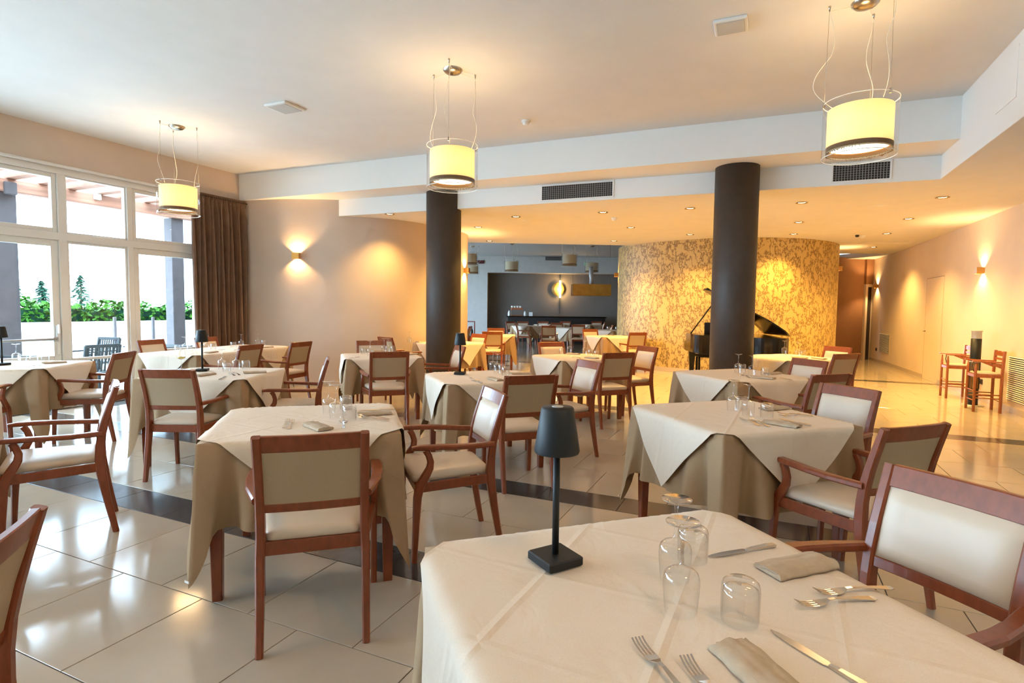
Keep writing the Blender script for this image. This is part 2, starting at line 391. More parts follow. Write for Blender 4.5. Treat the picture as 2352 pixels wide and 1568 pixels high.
E1, E2, E3, E4 = P(1040, 556, ZL), P(1416, 563, ZL), P(1920, 582, ZL), P(2052, 583.5, ZL)
lo = MB().prism([(SA[0]-1.2, SA[1]+0.1), (SA[0], SA[1]+0.001), (1.80, SB[1]+0.001), (1.80, -6.3), (4.2, -6.3), (4.2, 18.1), (E4.x, E4.y), (E3.x, E3.y), (E2.x, E2.y), (E1.x, E1.y), (-7.6, 11.7)], ZL, ZL+0.14)
struct(lo.obj('ceiling_low', 'ceiling_paint'))
lo2 = MB().prism([(E4.x-0.05, E4.y+0.15), (4.2, E4.y), (4.2, 23), (0.6, 23), (P(1915, 598, ZL).x-0.6, P(1915, 598, ZL).y+0.6)], ZL, ZL+0.14)
struct(lo2.obj('ceiling_corridor', 'ceiling_paint'))

# left curved wall
CW = spline([(-8.55, 7.11), (-8.3, 7.115), (-8.067, 7.15), (-7.569, 7.25), (-7.168, 7.43), (-6.86, 7.58), (-6.56, 7.80), (-6.10, 8.24), (-5.84, 8.90), (-5.72, 9.6), (-5.735, 10.16), (-5.86, 10.62), (-6.1, 10.95), (-6.5, 11.2), (-7.2, 11.35), (-8.2, 11.2)], 5)
struct(wall('wall_curved', CW, 0, ZC-0.002, 'wall_paint', 0.10, 1, True))
# front face of the wall must be light tight outside: wall closing the far wing
FWL = [CW[-1], (-10.8, 10.2)]
struct(wall('wall_wing_near', FWL, 0, ZC-0.003, 'wall_grey', 0.12, 1))
# right wall (very slightly curved)
RW = spline([(3.22, -6.3), (3.24, 3.0), (3.24, 9.4), (3.20, 11.5), (3.14, 14.3), (3.03, 17.0), (2.86, 19.4)], 5)
rw = struct(wall('wall_right', RW, 0, ZL+0.1, 'wall_paint_right', 0.15, -1, True))
struct(wall('wall_front', [(XW-0.1, -6.3), (3.4, -6.3)], 0, ZC-0.003, 'wall_paint', 0.15, -1))
struct(wall('wall_outer_right', [(4.2, -6.4), (4.2, 31.0)], 0, ZC-0.003, 'wall_paint', 0.15, -1))
# brown corridor wall with the door
bwL, bwR = P(1926, 820, 0), P(1984, 828, 0)
bA = (1.45, 18.6); bB = (2.62, 19.35)
struct(wall('wall_corridor', [bA, bB], 0, ZL+0.05, 'wall_brown', 0.1, 1))
struct(wall('wall_corridor_end', [(0.9, 20.6), (3.4, 20.6)], 0, ZL+0.05, 'wall_brown', 0.1, 1))
# round gold wall
CC, CR = Vector((-1.07, 15.46, 0)), 2.62
cyl = [(CC.x+CR*math.cos(a), CC.y+CR*math.sin(a)) for a in [2*math.pi*i/96 for i in range(97)]]
struct(wall('wall_round', cyl, 0, ZL+0.05, 'wallpaper_gold', 0.08, 1, True))
# far wing
fwD = 24.5
struct(wall('wall_far_header', [DL(fwD, -9.0), DL(fwD, 9.0)], 2.94, ZC-0.004, 'wall_grey', 0.3, 1))
struct(wall('wall_far_left', [DL(fwD, -9.0), DL(fwD, -1.1)], 0, 2.94, 'wall_grey', 0.3, 1))
struct(wall('wall_far_niche', [DL(fwD+0.9, -1.2), DL(fwD+0.9, 9.0)], 0, 2.95, 'niche_grey', 0.1, 1))
struct(wall('wall_far_niche_side', [DL(fwD+0.28, -1.1), DL(fwD+0.95, -1.1)], 0, 2.95, 'niche_grey', 0.1, 1))
struct(MB().prism([DL(fwD+0.02, -1.2), DL(fwD+0.02, 9), DL(fwD+1.0, 9), DL(fwD+1.0, -1.2)], 2.95, 3.05).obj('ceiling_niche', 'niche_grey'))
struct(wall('wall_far_right', [DL(19.5, 9.0), DL(26, 9.0)], 0, ZC-0.004, 'wall_grey', 0.2, -1))
struct(MB().prism([DL(12.5, -12), DL(12.5, 9), DL(26, 9), DL(26, -12)], ZC-0.02, ZC-0.004).obj('ceiling_far', 'far_ceiling'))
# far wing daylight side: parapet, lintel and posts, open glazing between
wl0, wl1 = (-10.8, 10.2), DL(fwD+0.3, -9.0)
struct(wall('wall_wing_sill', [wl0, wl1], 0, 0.35, 'wall_grey', 0.2, 1))
struct(wall('wall_wing_lintel', [wl0, wl1], 2.9, ZC-0.004, 'wall_grey', 0.2, 1))
for i in range(6):
    a = Vector((*wl0, 0)).lerp(Vector((*wl1, 0)), i/5); 
    struct(MB().box((-0.09, -0.09, 0.35), (0.09, 0.09, 2.9)).obj('trim_%d' % (20+i), 'frame_white', None, a, R_(20)))
# baseboards
def baseboard(name, poly, off, h=0.085):
    struct(wall(name, poly, 0, h, 'baseboard_tile', 0.014, off))
baseboard('baseboard_left', CW[8:62], -1)
baseboard('baseboard_right', RW[2:], 1)
baseboard('baseboard_round', [(CC.x+CR*math.cos(a), CC.y+CR*math.sin(a)) for a in [math.pi*1.0+math.pi*i/48 for i in range(49)]], -1, 0.10)
# columns
for nm, (px, l, r), yy in (('column', (1019.0, 980, 1059.5), 7.80), ('column', (1686.5, 1636.5, 1738.5), 7.80)):
    d = ray(px, 600); t = yy/d.y; x = d.x*t; dep = Vector((x, yy, 0)).dot(Vector((fw.x, fw.y, 0)).normalized())
    a0 = math.atan((l-W/2)/FPX); a1 = math.atan((r-W/2)/FPX); rad = math.hypot(x, yy)*math.sin((a1-a0)/2)
    struct(MB().lathe([(rad, 0), (rad, ZS+0.002)], 64, (0, 0, 0), True, True).obj(nm, 'column_dark', None, (x, yy, 0)))

# window wall
struct(MB().box((XW-0.30, -6.3, 3.19), (XW, 7.12, ZC-0.001)).obj('wall_left', 'wall_paint'))
struct(MB().box((XW-0.30, 6.50, 0), (XW, 7.12, 3.19)).obj('wall_left_pier', 'wall_paint'))
FX0, FX1 = XW-0.13, XW-0.06
def sash(parent, y0, y1, z0, z1, w, mid=None, name='frame', x0=FX0, x1=FX1):
    mb = MB(); mb.cbox((x0, y0, z0), (x1, y0+w, z1), 0.004); mb.cbox((x0, y1-w, z0), (x1, y1, z1), 0.004)
    mb.cbox((x0+0.001, y0+w, z0), (x1-0.001, y1-w, z0+w), 0.004); mb.cbox((x0+0.001, y0+w, z1-w), (x1-0.001, y1-w, z1), 0.004)
    if mid: mb.cbox((x0+0.001, y0+w, mid-w*0.6), (x1-0.001, y1-w, mid+w*0.6), 0.004)
    mb.obj(name, 'frame_white', parent)
    xm = (x0+x1)/2
    zs = [(z0+w, z1-w)] if not mid else [(z0+w, mid-w*0.6), (mid+w*0.6, z1-w)]
    for a, b in zs: MB().box((xm-0.004, y0+w, a), (xm+0.004, y1-w, b)).obj('pane', 'pane_glass', parent)
def wunit(name): 
    o = bpy.data.objects.new(name, None); COL.objects.link(o); o['kind'] = 'structure'; return o
Yp = [3.30, 4.296, 4.394, 5.172, 5.255, 6.30]
tr = MB()
tr.cbox((XW-0.15, -6.2, 3.085), (XW-0.03, 6.5, 3.19), 0.006)          # header
tr.cbox((XW-0.149, -6.2, 2.225), (XW-0.035, 6.5, 2.325), 0.006)       # transom
for a, b in ((3.21, 3.30), (4.296, 4.394), (5.172, 5.255), (6.30, 6.5), (2.2, 2.3), (1.1, 1.2), (0.0, 0.1), (-1.1, -1.0), (-2.2, -2.1), (-3.3, -3.2), (-4.4, -4.3), (-5.5, -5.4), (-6.3, -6.2)):
    tr.cbox((XW-0.151, a, 0), (XW-0.037, b, 3.10), 0.006)
struct(tr.obj('trim_1', 'frame_white'))
tp = MB().cbox((XW-0.02, -6.2, 3.165), (XW+0.03, 6.6, 3.20), 0.005); struct(tp.obj('trim_2', 'frame_white'))
th = MB().box((XW-0.16, -6.2, 0.0), (XW+0.0, 6.5, 0.015)); struct(th.obj('trim_3', 'nickel'))
w1 = wunit('window_1'); sash(w1, 3.30, 4.296, 2.325, 3.085, 0.055)
d1 = wunit('door_1'); sash(d1, 3.30, 4.296, 0.02, 2.225, 0.085, 0.655)
MB().cbox((FX1, 4.235, 0.93), (FX1+0.02, 4.275, 1.11), 0.006).cbox((FX1+0.02, 4.243, 1.0), (FX1+0.06, 4.263, 1.12), 0.005).obj('handle', 'white_plastic', d1)
MB().cbox((FX1, 4.240, 0.72), (FX1+0.006, 4.280, 0.88), 0.002).obj('notice_label', 'white_plastic', d1)
MB().tube([(FX1+0.09, 3.30, 0.93), (FX1+0.09, 4.20, 0.93)], 0.016, 10).cbox((FX1, 4.16, 0.90), (FX1+0.10, 4.22, 0.96), 0.006).obj('push_bar', 'heater_steel', d1)
w2 = wunit('window_2'); sash(w2, 4.394, 5.172, 2.325, 3.085, 0.02)
w3 = wunit('window_3'); sash(w3, 4.394, 5.172, 0.02, 2.225, 0.03, 0.64)
w4 = wunit('window_4'); sash(w4, 5.255, 6.30, 2.325, 3.085, 0.055)
d2 = wunit('door_2'); sash(d2, 5.255, 6.30, 0.02, 2.225, 0.085, 0.655)
ys = [3.21, 2.25, 1.15, 0.05, -1.05, -2.15, -3.25, -4.35, -5.45]
for k in range(len(ys)-1):
    wk = wunit('window_%d' % (5+k)); MB().box((XW-0.10, ys[k+1]+0.05, 0.02), (XW-0.092, ys[k]-0.05, 3.085)).obj('pane', 'pane_glass', wk)

# curtain
def curtain():
    mb = MB(); y0, y1 = 6.06, 7.08; n = 170; lev = [3.20, 3.165, 3.12, 3.08, 2.9, 2.4, 1.6, 0.8, 0.03]
    rs = []
    for k, z in enumerate(lev):
        r = []
        for i in range(n+1):
            t = i/n; ph = t*2*math.pi*12 + 0.9*math.sin(t*17) 
            amp = 0.014 if k < 3 else 0.030 + 0.026*min(1, (3.1-z)/0.6)
            if k < 3: ph = t*2*math.pi*30
            yy = y0 + (y1-y0)*t + (0.02*math.sin(ph*0.5+k) if k >= 4 else 0)
            r.append((XW+0.13+amp*math.sin(ph)+0.010*math.sin(ph*2.3+1)*(k > 3), yy, z))
        rs.append(r)
    mb.rings(rs, True, False, False)
    c = empty('curtain', 'long dark brown gathered curtain beside the glass doors', 'curtain', (0, 0, 0))
    mb.obj('drape', 'curtain_brown', c)
    MB().tube([(XW+0.13, 5.95, 3.16), (XW+0.13, 7.1, 3.16)], 0.012, 8).obj('curtain_rail', 'dark_trim', c)
curtain()

# ------------------------------------------------------------------ terrace outside
struct(MB().box((-60, -40, -0.30), (XW-0.18, 45, -0.09)).obj('terrace_ground', 'terrace')); struct(MB().box((XW-0.17, -40, -0.30), (20, -6.45, -0.09)).obj('terrace_ground_back', 'terrace'))
PX = -11.3
zb0, zb1 = onx(127, 458, PX).z, onx(127, 431, PX).z
pg = empty('pergola', 'brown timber pergola with pale rafters over the terrace', 'pergola')
MB().cbox((PX-0.09, -8, zb0), (PX+0.09, 9.4, zb1), 0.01).obj('beam', 'timber', pg)
MB().cbox((XW-0.42, -8, zb0+0.22), (XW-0.32, 9.4, zb1+0.22), 0.01).obj('wall_plate', 'timber', pg)
raft = MB().cbox((PX-1.1, -0.07, 0), (XW-0.33, 0.07, 0.14), 0.008).mesh('rafter', 'timber')
brd = MB().cbox((PX-0.85, -0.085, 0.142), (XW-0.33, 0.085, 0.165), 0.004).mesh('roof_board', 'timber')
for i in range(24):
    yy = -2.0 + 0.44*i
    link('rafter', raft, pg, (0, yy, zb1+0.002)); link('roof_board', brd, pg, (0, yy+0.16, zb1+0.002)) if i % 2 else None
cb = MB().cbox((PX+0.09, 0, 0), (PX+0.16, 0.16, 0.2), 0.01).obj('floodlight', 'pillar_grey', pg, (0, onx(14, 430, PX).y-0.08, onx(14, 445, PX).z-0.02))
MB().cbox((PX+0.09, 0, 0), (PX+0.14, 0.12, 0.12), 0.01).obj('junction_box', 'white_plastic', pg, (0, onx(215, 452, PX).y-0.06, onx(215, 452, PX).z-0.06))
for (pxa, pxb, lb) in ((-45, 45, 'broad grey plaster pillar at the left edge of the terrace'), (397, 424, 'grey plaster terrace pillar next to the curtain')):
    ya, yb = onx(pxa, 640, PX).y, onx(pxb, 640, PX).y
    mb = MB().cbox((PX-0.25, ya, -0.09), (PX, yb, zb0-0.001), 0.01)
    tag(mb.obj('pillar', 'pillar_grey'), lb, 'pillar')
HX = -21.0
za, zt = onx(200, 736, HX).z, onx(200, 695, HX).z
lw = MB().cbox((HX+0.45, -10, -0.09), (HX+0.75, 19.3, za-0.02), 0.02); tag(lw.obj('garden_wall', 'low_wall'), 'low white garden wall under the hedge', 'wall')
he = MB()
for i in range(6500):
    x = HX + rng.uniform(-0.9, 0.15); yy = rng.uniform(6.5, 19.4); z = rng.uniform(za-0.15, zt) + 0.10*math.sin(yy*2.1)+0.05*math.sin(yy*5.3)
    a = rng.uniform(0, 6.28); b = rng.uniform(-0.9, 0.9); l = rng.uniform(0.06, 0.12)
    u = Vector((math.cos(a)*math.cos(b), math.sin(a)*math.cos(b), math.sin(b)))*l; v = u.cross(Vector((rng.uniform(-1,1), rng.uniform(-1,1), 1))).normalized()*l*0.6; c = Vector((x, yy, z))
    he.add([c-u, c+v, c+u, c-v], [(0, 1, 2, 3)])
hg = empty('hedge', 'clipped bright green hedge above the white garden wall', 'hedge', (HX-0.4, 0, 0))
tag(he.obj('foliage', 'leaf_hedge', hg, (-HX+0.4, 0, 0)), kind='stuff')
MB().box((HX-0.75, 6.5, -0.09), (HX-0.1, 19.2, zt-0.22)).obj('hedge_core', 'leaf_fir', hg, (-HX+0.4, 0, 0))
for px in (264, 352):
    c = onx(px, 760, HX+1.2); mb = MB().cbox((-0.04, -0.04, -0.09), (0.04, 0.04, onx(px, 728, HX+1.2).z), 0.005)
    tag(mb.obj('fence_post', 'pillar_grey', None, (c.x, c.y, 0)), 'thin grey fence post before the white wall, %s one' % ('left' if px == 264 else 'right'), 'post')
for px, top, w, lb in ((97, 645, 22, 'small dark fir tree seen through the left glass door'), (187, 632, 26, 'sparse fir tree seen through the middle window pane'), (40, 640, 18, 'fir tree half hidden behind the broad grey pillar')):
    TX = -37 if px == 40 else -30; b0 = onx(px, 700, TX); zt2 = onx(px, top, TX).z; rw_ = abs(onx(px+w, 690, TX).y - b0.y)*2.0
    t = empty('fir_tree', lb, 'tree', (b0.x, b0.y, 0), 0, 'fir trees beyond the hedge')
    MB().tube([(0, 0, -0.1), (0, 0, zt2)], [0.09, 0.015], 8).obj('trunk', 'bark', t)
    f = MB()
    for i in range(420):
        h = rng.random(); z = 0.9 + (zt2-0.9)*h; rr = rw_*(1-h)**0.8*rng.uniform(0.3, 1); a = rng.uniform(0, 6.28)
        c = Vector((rr*math.cos(a), rr*math.sin(a), z-0.15*rr)); u = Vector((math.cos(a), math.sin(a), -0.35))*0.16; v = Vector((-math.sin(a), math.cos(a), 0.1))*0.06
        f.add([c-u, c+v, c+u, c-v], [(0, 1, 2, 3)])
    tag(f.obj('foliage', 'leaf_fir', t), kind='stuff')
# patio chairs and table
def patio_chair():
    t = empty('patio_chair', '', 'chair')
    for sx in (-1, 1):
        MB().bar([(sx*0.24, -0.24, 0), (sx*0.24, -0.26, 0.45), (sx*0.24, -0.34, 0.86)], (1, 0, 0), 0.035, 0.04).obj('leg', 'patio_teak', t)
        MB().bar([(sx*0.24, 0.22, 0), (sx*0.24, 0.22, 0.62)], (1, 0, 0), 0.04, 0.04).obj('leg', 'patio_teak', t)
        MB().bar([(sx*0.24, -0.30, 0.64), (sx*0.24, 0.26, 0.64)], (1, 0, 0), 0.05, 0.025).obj('arm', 'patio_teak', t)
    sl = MB().cbox((-0.014, -0.007, 0), (0.014, 0.007, 0.38), 0.003).mesh('slat', 'patio_teak')
    for i in range(9):
        o = link('slat', sl, t, (-0.2+0.05*i, -0.265, 0.46)); o.rotation_euler = (0.19, 0, 0)
    MB().bar([(-0.24, -0.335, 0.85), (0.24, -0.335, 0.85)], (0, 0, 1), 0.05, 0.03).obj('top_rail', 'patio_teak', t)
    s = MB()
    for i in range(7): s.cbox((-0.24, -0.24+0.07*i, 0.42), (0.24, -0.18+0.07*i, 0.445), 0.003)
    s.obj('seat', 'patio_teak', t)
    return t
pc = patio_chair(); first = True
for (x, yy, rz, lb) in ((-10.95, 6.0, 190, 'slatted patio chair outside the middle window pane'), (-9.45, 5.15, 90, 'slatted patio chair close outside the lower window panel'), (-9.7, 3.75, 20, 'slatted patio chair outside the left glass door, seen from behind'), (-10.6, 4.6, -60, 'slatted patio chair outside beside the door handle'), (-10.6, 7.9, 200, 'slatted patio chair outside near the right glass door')):
    o = pc if first else copy_tree(pc); first = False
    o.location = (x, yy, -0.09); o.rotation_euler = (0, 0, R_(rz)); tag(o, lb, 'chair', 'slatted chairs on the terrace')
tt = empty('patio_table', 'grey slatted patio table outside the middle window', 'table', (-10.2, 6.75, -0.09))
for i in range(10): MB().cbox((-0.45+0.09*i, -0.4, 0.70), (-0.37+0.09*i, 0.4, 0.72), 0.003).obj('slat', 'patio_teak', tt)
for sx in (-1, 1):
    for sy in (-1, 1): MB().cbox((sx*0.36-0.03, sy*0.32-0.03, 0), (sx*0.36+0.03, sy*0.32+0.03, 0.70), 0.004).obj('leg', 'patio_teak', tt)

# ================================================================== CHAIRS
def lerp_path(tab, z):
    for (z0, y0), (z1, y1) in zip(tab[:-1], tab[1:]):
        if z <= z1: return y0 + (y1-y0)*(z-z0)/(z1-z0)
    return tab[-1][1]
BK = [(0, -0.300), (0.20, -0.262), (0.40, -0.232), (0.50, -0.230), (0.60, -0.240), (0.72, -0.268), (0.893, -0.322)]
def trap(hb, hf, y0, y1, inset, r, n=5):
    c = [(-hb+inset, y0+inset), (hb-inset, y0+inset), (hf-inset, y1-inset), (-hf+inset, y1-inset)]
    out = []
    for i in range(4):
        p, a, b = Vector(c[i]), Vector(c[i-1]), Vector(c[(i+1) % 4])
        u = (a-p).normalized()*r; v = (b-p).normalized()*r
        for k in range(n+1):
            t = k/n; out.append(tuple((p+u)*(1-t)**2 + p*2*t*(1-t) + (p+v)*t*t))
    return out
def chair_parts(t, arms):
    fx = 0.262 if arms else 0.205
    def post(sx):
        zs = [0, 0.12, 0.25, 0.38, 0.46, 0.54, 0.62, 0.70, 0.78, 0.84, 0.893]
        pts = [(sx*(0.206 if z < 0.4 else 0.203), lerp_path(BK, z), z) for z in zs]
        return MB().bar(pts, (1, 0, 0), [0.030, 0.032, 0.034, 0.036]+[0.036]*7, [0.032, 0.036, 0.042, 0.050, 0.052, 0.048, 0.044, 0.040, 0.036, 0.033, 0.030], 0.006)
    for sx in (-1, 1): post(sx).obj('leg', 'wood', t)
    for sx in (-1, 1):
        if arms:
            pts = [(sx*fx, 0.222, 0), (sx*fx, 0.212, 0.20), (sx*fx, 0.204, 0.36), (sx*fx, 0.192, 0.42), (sx*fx, 0.160, 0.475), (sx*fx, 0.136, 0.52), (sx*fx, 0.132, 0.555), (sx*fx, 0.142, 0.59), (sx*fx, 0.160, 0.622)]
            w, d = [0.030]*9, [0.030, 0.036, 0.046, 0.050, 0.046, 0.040, 0.036, 0.034, 0.036]
        else:
            pts = [(sx*fx, 0.216, 0), (sx*fx, 0.208, 0.2), (sx*fx, 0.204, 0.44)]; w, d = [0.030, 0.034, 0.036], [0.030, 0.036, 0.040]
        MB().bar(pts, (1, 0, 0), w, d, 0.006).obj('leg', 'wood', t)
    if arms:
        for sx in (-1, 1):
            pts = [(sx*0.218, -0.245, 0.618), (sx*0.232, -0.19, 0.620), (sx*0.256, -0.10, 0.624), (sx*0.270, 0.0, 0.630), (sx*0.272, 0.10, 0.635), (sx*0.268, 0.19, 0.637), (sx*0.264, 0.235, 0.634)]
            MB().bar(pts, (1, 0, 0), [0.030, 0.036, 0.044, 0.048, 0.048, 0.046, 0.036], [0.030, 0.030, 0.028, 0.027, 0.027, 0.027, 0.020], 0.007).obj('arm', 'wood', t)
    fr = MB(); b = 0.19; f = fx-0.012
    fr.bar([(-f, 0.205, 0.413), (f, 0.205, 0.413)], (0, 0, 1), 0.052, 0.022, 0.003)
    fr.bar([(-b, -0.226, 0.413), (b, -0.226, 0.413)], (0, 0, 1), 0.058, 0.022, 0.003)
    for sx in (-1, 1): fr.bar([(sx*0.204, -0.225, 0.413), (sx*fx, 0.205, 0.413)], (0, 0, 1), 0.052, 0.020, 0.003)
    fr.obj('seat_frame', 'wood', t)
    hb, hf = 0.186, (0.246 if arms else 0.222)
    lv = [(0.438, 0.010, 0.03), (0.448, 0.0, 0.035), (0.468, 0.0, 0.035), (0.480, 0.010, 0.05), (0.488, 0.035, 0.06), (0.493, 0.08, 0.06), (0.495, 0.13, 0.04)]
    MB().rings([[(x, y_, z) for x, y_ in trap(hb, hf, -0.232, 0.228, ins, r)] for z, ins, r in lv], True).obj('seat', 'leather_cream', t)
    def rail(z0, z1, nm):
        n = 8; rs = []
        for i in range(n+1):
            x = -0.187 + 0.374*i/n; cv = 0.010*(1-(x/0.187)**2)
            ya, yb = lerp_path(BK, z0)-cv, lerp_path(BK, z1)-cv; h = 0.011; c = 0.003
            rs.append([(x, ya-h, z0+c), (x, ya-h+c, z0), (x, ya+h-c, z0), (x, ya+h, z0+c), (x, yb+h, z1-c), (x, yb+h-c, z1), (x, yb-h+c, z1), (x, yb-h, z1-c)])
        MB().rings(rs, False).obj(nm, 'wood', t)
    rail(0.826, 0.8965, 'top_rail'); rail(0.566, 0.602, 'lower_rail')
    # upholstered back: cushion in front (cream), flat fabric panel behind (tan)
    nx, nz = 12, 10; mbk = MB()
    def grid(fn, mi, flip):
        vs_ = [fn(i/nx, k/nz) for k in range(nz+1) for i in range(nx+1)]; fs = []
        for k in range(nz):
            for i in range(nx):
                a = k*(nx+1)+i; q = (a, a+1, a+nx+2, a+nx+1); fs.append(q[::-1] if flip else q)
        mbk.add(vs_, fs, True, mi)
    def pt(s, u, off):
        x = -0.186+0.372*s; z = 0.602+0.226*u; cv = 0.010*(1-(x/0.187)**2); return (x, lerp_path(BK, z)-cv+off, z)
    def front(s, u):
        e = min(1, (1-abs(2*s-1))*5)*min(1, (1-abs(2*u-1))*4); return pt(s, u, 0.006+0.020*math.sqrt(max(0, e*(2-e))))
    grid(front, 0, True); grid(lambda s, u: pt(s, u, -0.008), 1, False)
    mbk.obj('backrest', ['leather_cream', 'back_fabric'], t)
protoA = empty('armchair', 'x', 'chair'); chair_parts(protoA, True)
protoB = empty('dining_chair', 'x', 'chair'); chair_parts(protoB, False)
usedc = {}
def chair(x, y, face, label, arms=True, group='wooden dining chairs with cream upholstery'):
    pr = protoA if arms else protoB
    o = pr if pr not in usedc else copy_tree(pr); usedc[pr] = 1
    o.location = (x, y, 0); o.rotation_euler = (0, 0, R_(face-90)); tag(o, label, 'chair', group)
    return o
def chair_top(tl, tr, face, label, arms=True, push=0.0, **k):       # placed by the two upper corners of its back
    a, b = P(*tl, 0.893), P(*tr, 0.893); c = (a+b)/2; f = Vector((math.cos(R_(face)), math.sin(R_(face)), 0))
    s = c + f*(0.318+push); return chair(s.x, s.y, face, label, arms, **k)

# ================================================================== TABLES AND CLOTHS
ZT = 0.765
def table_parts(t, a=0.455):
    MB().cbox((-a, -a, ZT-0.028), (a, a, ZT-0.003), 0.004).obj('table_top', 'wood', t)
    for sx in (-1, 1):
        for sy in (-1, 1):
            c = a-0.06
            MB().bar([(sx*c, sy*c, 0), (sx*c, sy*c, 0.3), (sx*c, sy*c, ZT-0.028)], (1, 0, 0), [0.045, 0.055, 0.062], [0.045, 0.055, 0.062], 0.004).obj('leg', 'wood', t)
def under_cloth(seed, lx=0.46, ly=0.46, hang=0.415):
    r = random.Random(seed); K = 9; per = []; ph = [r.uniform(0, 6.28) for _ in range(8)]
    # perimeter, counter-clockwise; each sample: point, outward normal, distance to the nearest corner, edge id
    cs = [(lx, -ly), (lx, ly), (-lx, ly), (-lx, -ly)]
    tiph = [r.uniform(0.21, 0.28) for _ in range(4)]; tipo = [r.uniform(0.01, 0.05) for _ in range(4)]
    for e in range(4):
        p, q = Vector(cs[e]), Vector(cs[(e+1) % 4]); L = (q-p).length; n = Vector(((q-p).y, -(q-p).x)).normalized()
        m = int(round(L/0.014))
        for i in range(m):
            s = L*i/m
            d, cn = (s, e) if s < L/2 else (L-s, (e+1) % 4)
            dg = Vector(cs[cn]).normalized()
            bl = max(0, 1-d/0.07); nn = (n*(1-bl) + dg*bl).normalized()
            per.append((p+(q-p)*(i/m), nn, d, cn, s))
    rs = []
    for k in range(-3, K+1):
        ring = []
        for (p, nn, d, cn, s) in per:
            if k <= 0:
                ins = (-k)*0.16; q = p*(1-ins/0.46) if k < 0 else p
                ring.append((q.x, q.y, ZT + (0.0015 if k < 0 else 0)))
                continue
            t = k/K; tri = max(0, 1-d/0.15); e_ = max(0, 1-d/0.125); e_ = e_*e_*(3-2*e_)
            h = hang + tiph[cn]*(0.45*e_+0.55*max(0, 1-d/0.125)) + 0.010*math.sin(s*9+ph[cn])
            if d < 0.16: p = p + (Vector(cs[cn])-p)*0.42*t*t*min(1, (0.16-d)/0.04)
            fl = 0.012 + 0.016*t + tipo[cn]*tri*t**1.1*1.1 - 0.080*math.exp(-((d-0.150)/0.030)**2)*t**0.7 + 0.024*math.exp(-((d-0.235)/0.04)**2)*t - 0.018*math.exp(-((d-0.33)/0.05)**2)*t + 0.012*math.sin(s*13+ph[cn])*t + 0.006*math.sin(s*29+ph[cn+4])*t
            rd = min(1, t*5)
            ring.append((p.x+nn.x*(0.006*rd+fl*t**0.4*rd), p.y+nn.y*(0.006*rd+fl*t**0.4*rd), ZT-0.004*(rd)-h*t))
        rs.append(ring)
    mb = MB(); mb.rings(rs, True, False)
    n = len(per); mb.f.append(tuple(range(n))); mb.sm.append(True); mb.mi.append(0)
    return mb.mesh('table_cloth', 'cloth_beige')
def top_cloth(seed, D=0.86, a=0.470, rot=0.0):
    r = random.Random(seed); n = 44; s = D*math.sqrt(2)/2; vs_ = []; fs = []
    ox, oy = r.uniform(-0.02, 0.02), r.uniform(-0.02, 0.02); ca, sa = math.cos(R_(45)+rot), math.sin(R_(45)+rot)
    f1, f2, f3 = r.uniform(0, 6), r.uniform(0, 6), r.uniform(0, 6)
    for j in range(n+1):
        for i in range(n+1):
            p, q = -s+2*s*i/n, -s+2*s*j/n; u, v = p*ca-q*sa+ox, p*sa+q*ca+oy
            z = ZT+0.006 + 0.0012*math.sin(9*p+f1)*math.sin(7*q+f2) + 0.0008*math.sin(23*p+f3+5*q)
            eu, ev = max(0, abs(u)-a), max(0, abs(v)-a)
            su, sv = (1 if u > 0 else -1), (1 if v > 0 else -1)
            uu, vv = u, v
            if eu > 0 and eu >= ev: uu = su*(a + 0.014*min(1, eu/0.015) + eu*0.10 + 0.010*math.sin(v*14+f2)*min(1, eu/0.2)); z = ZT+0.006-max(0, eu-0.006)
            if ev > 0 and ev > eu: vv = sv*(a + 0.014*min(1, ev/0.015) + ev*0.10 + 0.010*math.sin(u*14+f1)*min(1, ev/0.2)); z = ZT+0.006-max(0, ev-0.006)
            vs_.append((uu, vv, z))
    for j in range(n):
        for i in range(n):
            b = j*(n+1)+i; fs.append((b, b+1, b+n+2, b+n+1))
    return MB().add(vs_, fs, True).mesh('overlay_cloth', 'cloth_cream')
UC = [under_cloth(s) for s in (3, 11, 25, 42)]; TCL = [top_cloth(5, 0.87), top_cloth(8, 0.85, rot=0.05), top_cloth(13, 0.88, rot=-0.06)]
protoT = empty('dining_table', 'x', 'table'); table_parts(protoT)
first_t = [True]
TABLES = {}
def table(key, cx, cy, ang, desc, ui=0, ti=0, rotu=0):
    o = protoT if first_t[0] else copy_tree(protoT); first_t[0] = False
    o.location = (cx, cy, 0); o.rotation_euler = (0, 0, R_(ang)); tag(o, 'square wooden table under double cloths, ' + desc, 'table', 'square dining tables')
    c = link('table_cloth', UC[ui], None, (cx, cy, 0), R_(ang+90*rotu)); tag(c, 'beige under cloth with hanging corners, ' + desc, 'tablecloth', 'beige under cloths')
    d = link('overlay_cloth', TCL[ti], None, (cx, cy, 0), R_(ang+90*rotu)); tag(d, 'cream overlay cloth laid cornerwise, ' + desc, 'tablecloth', 'cream overlay cloths')
    TABLES[key] = (cx, cy, ang, desc); return c
D_ = dict(T1='nearest table at the lower right', T2='table behind the chair back left of centre', T3='large table right of centre', T4='table in front of the right column',
          T5='yellow-lit table beside the piano', T6='table midway between the two columns', T7='lamp table in the middle of the room', T8='table in front of the left column', T9='table half hidden behind the left column',
          T10='lamp table left of centre', T11a='near half of the long table by the curtain', T11b='far half of the long table by the curtain', T12='lamp table at the left window edge', T13='yellow table right behind the left column', T14='yellow table left of the round gold wall', T15='table cut off by the left edge')
table('T1', -0.150, 1.205, 43.0, D_['T1'], 0, 0)
uc2 = table('T2', -2.285, 2.345, 40.5, D_['T2'], 1, 1)
uc3 = table('T3', -0.135, 3.640, 42.0, D_['T3'], 2, 0, 1)
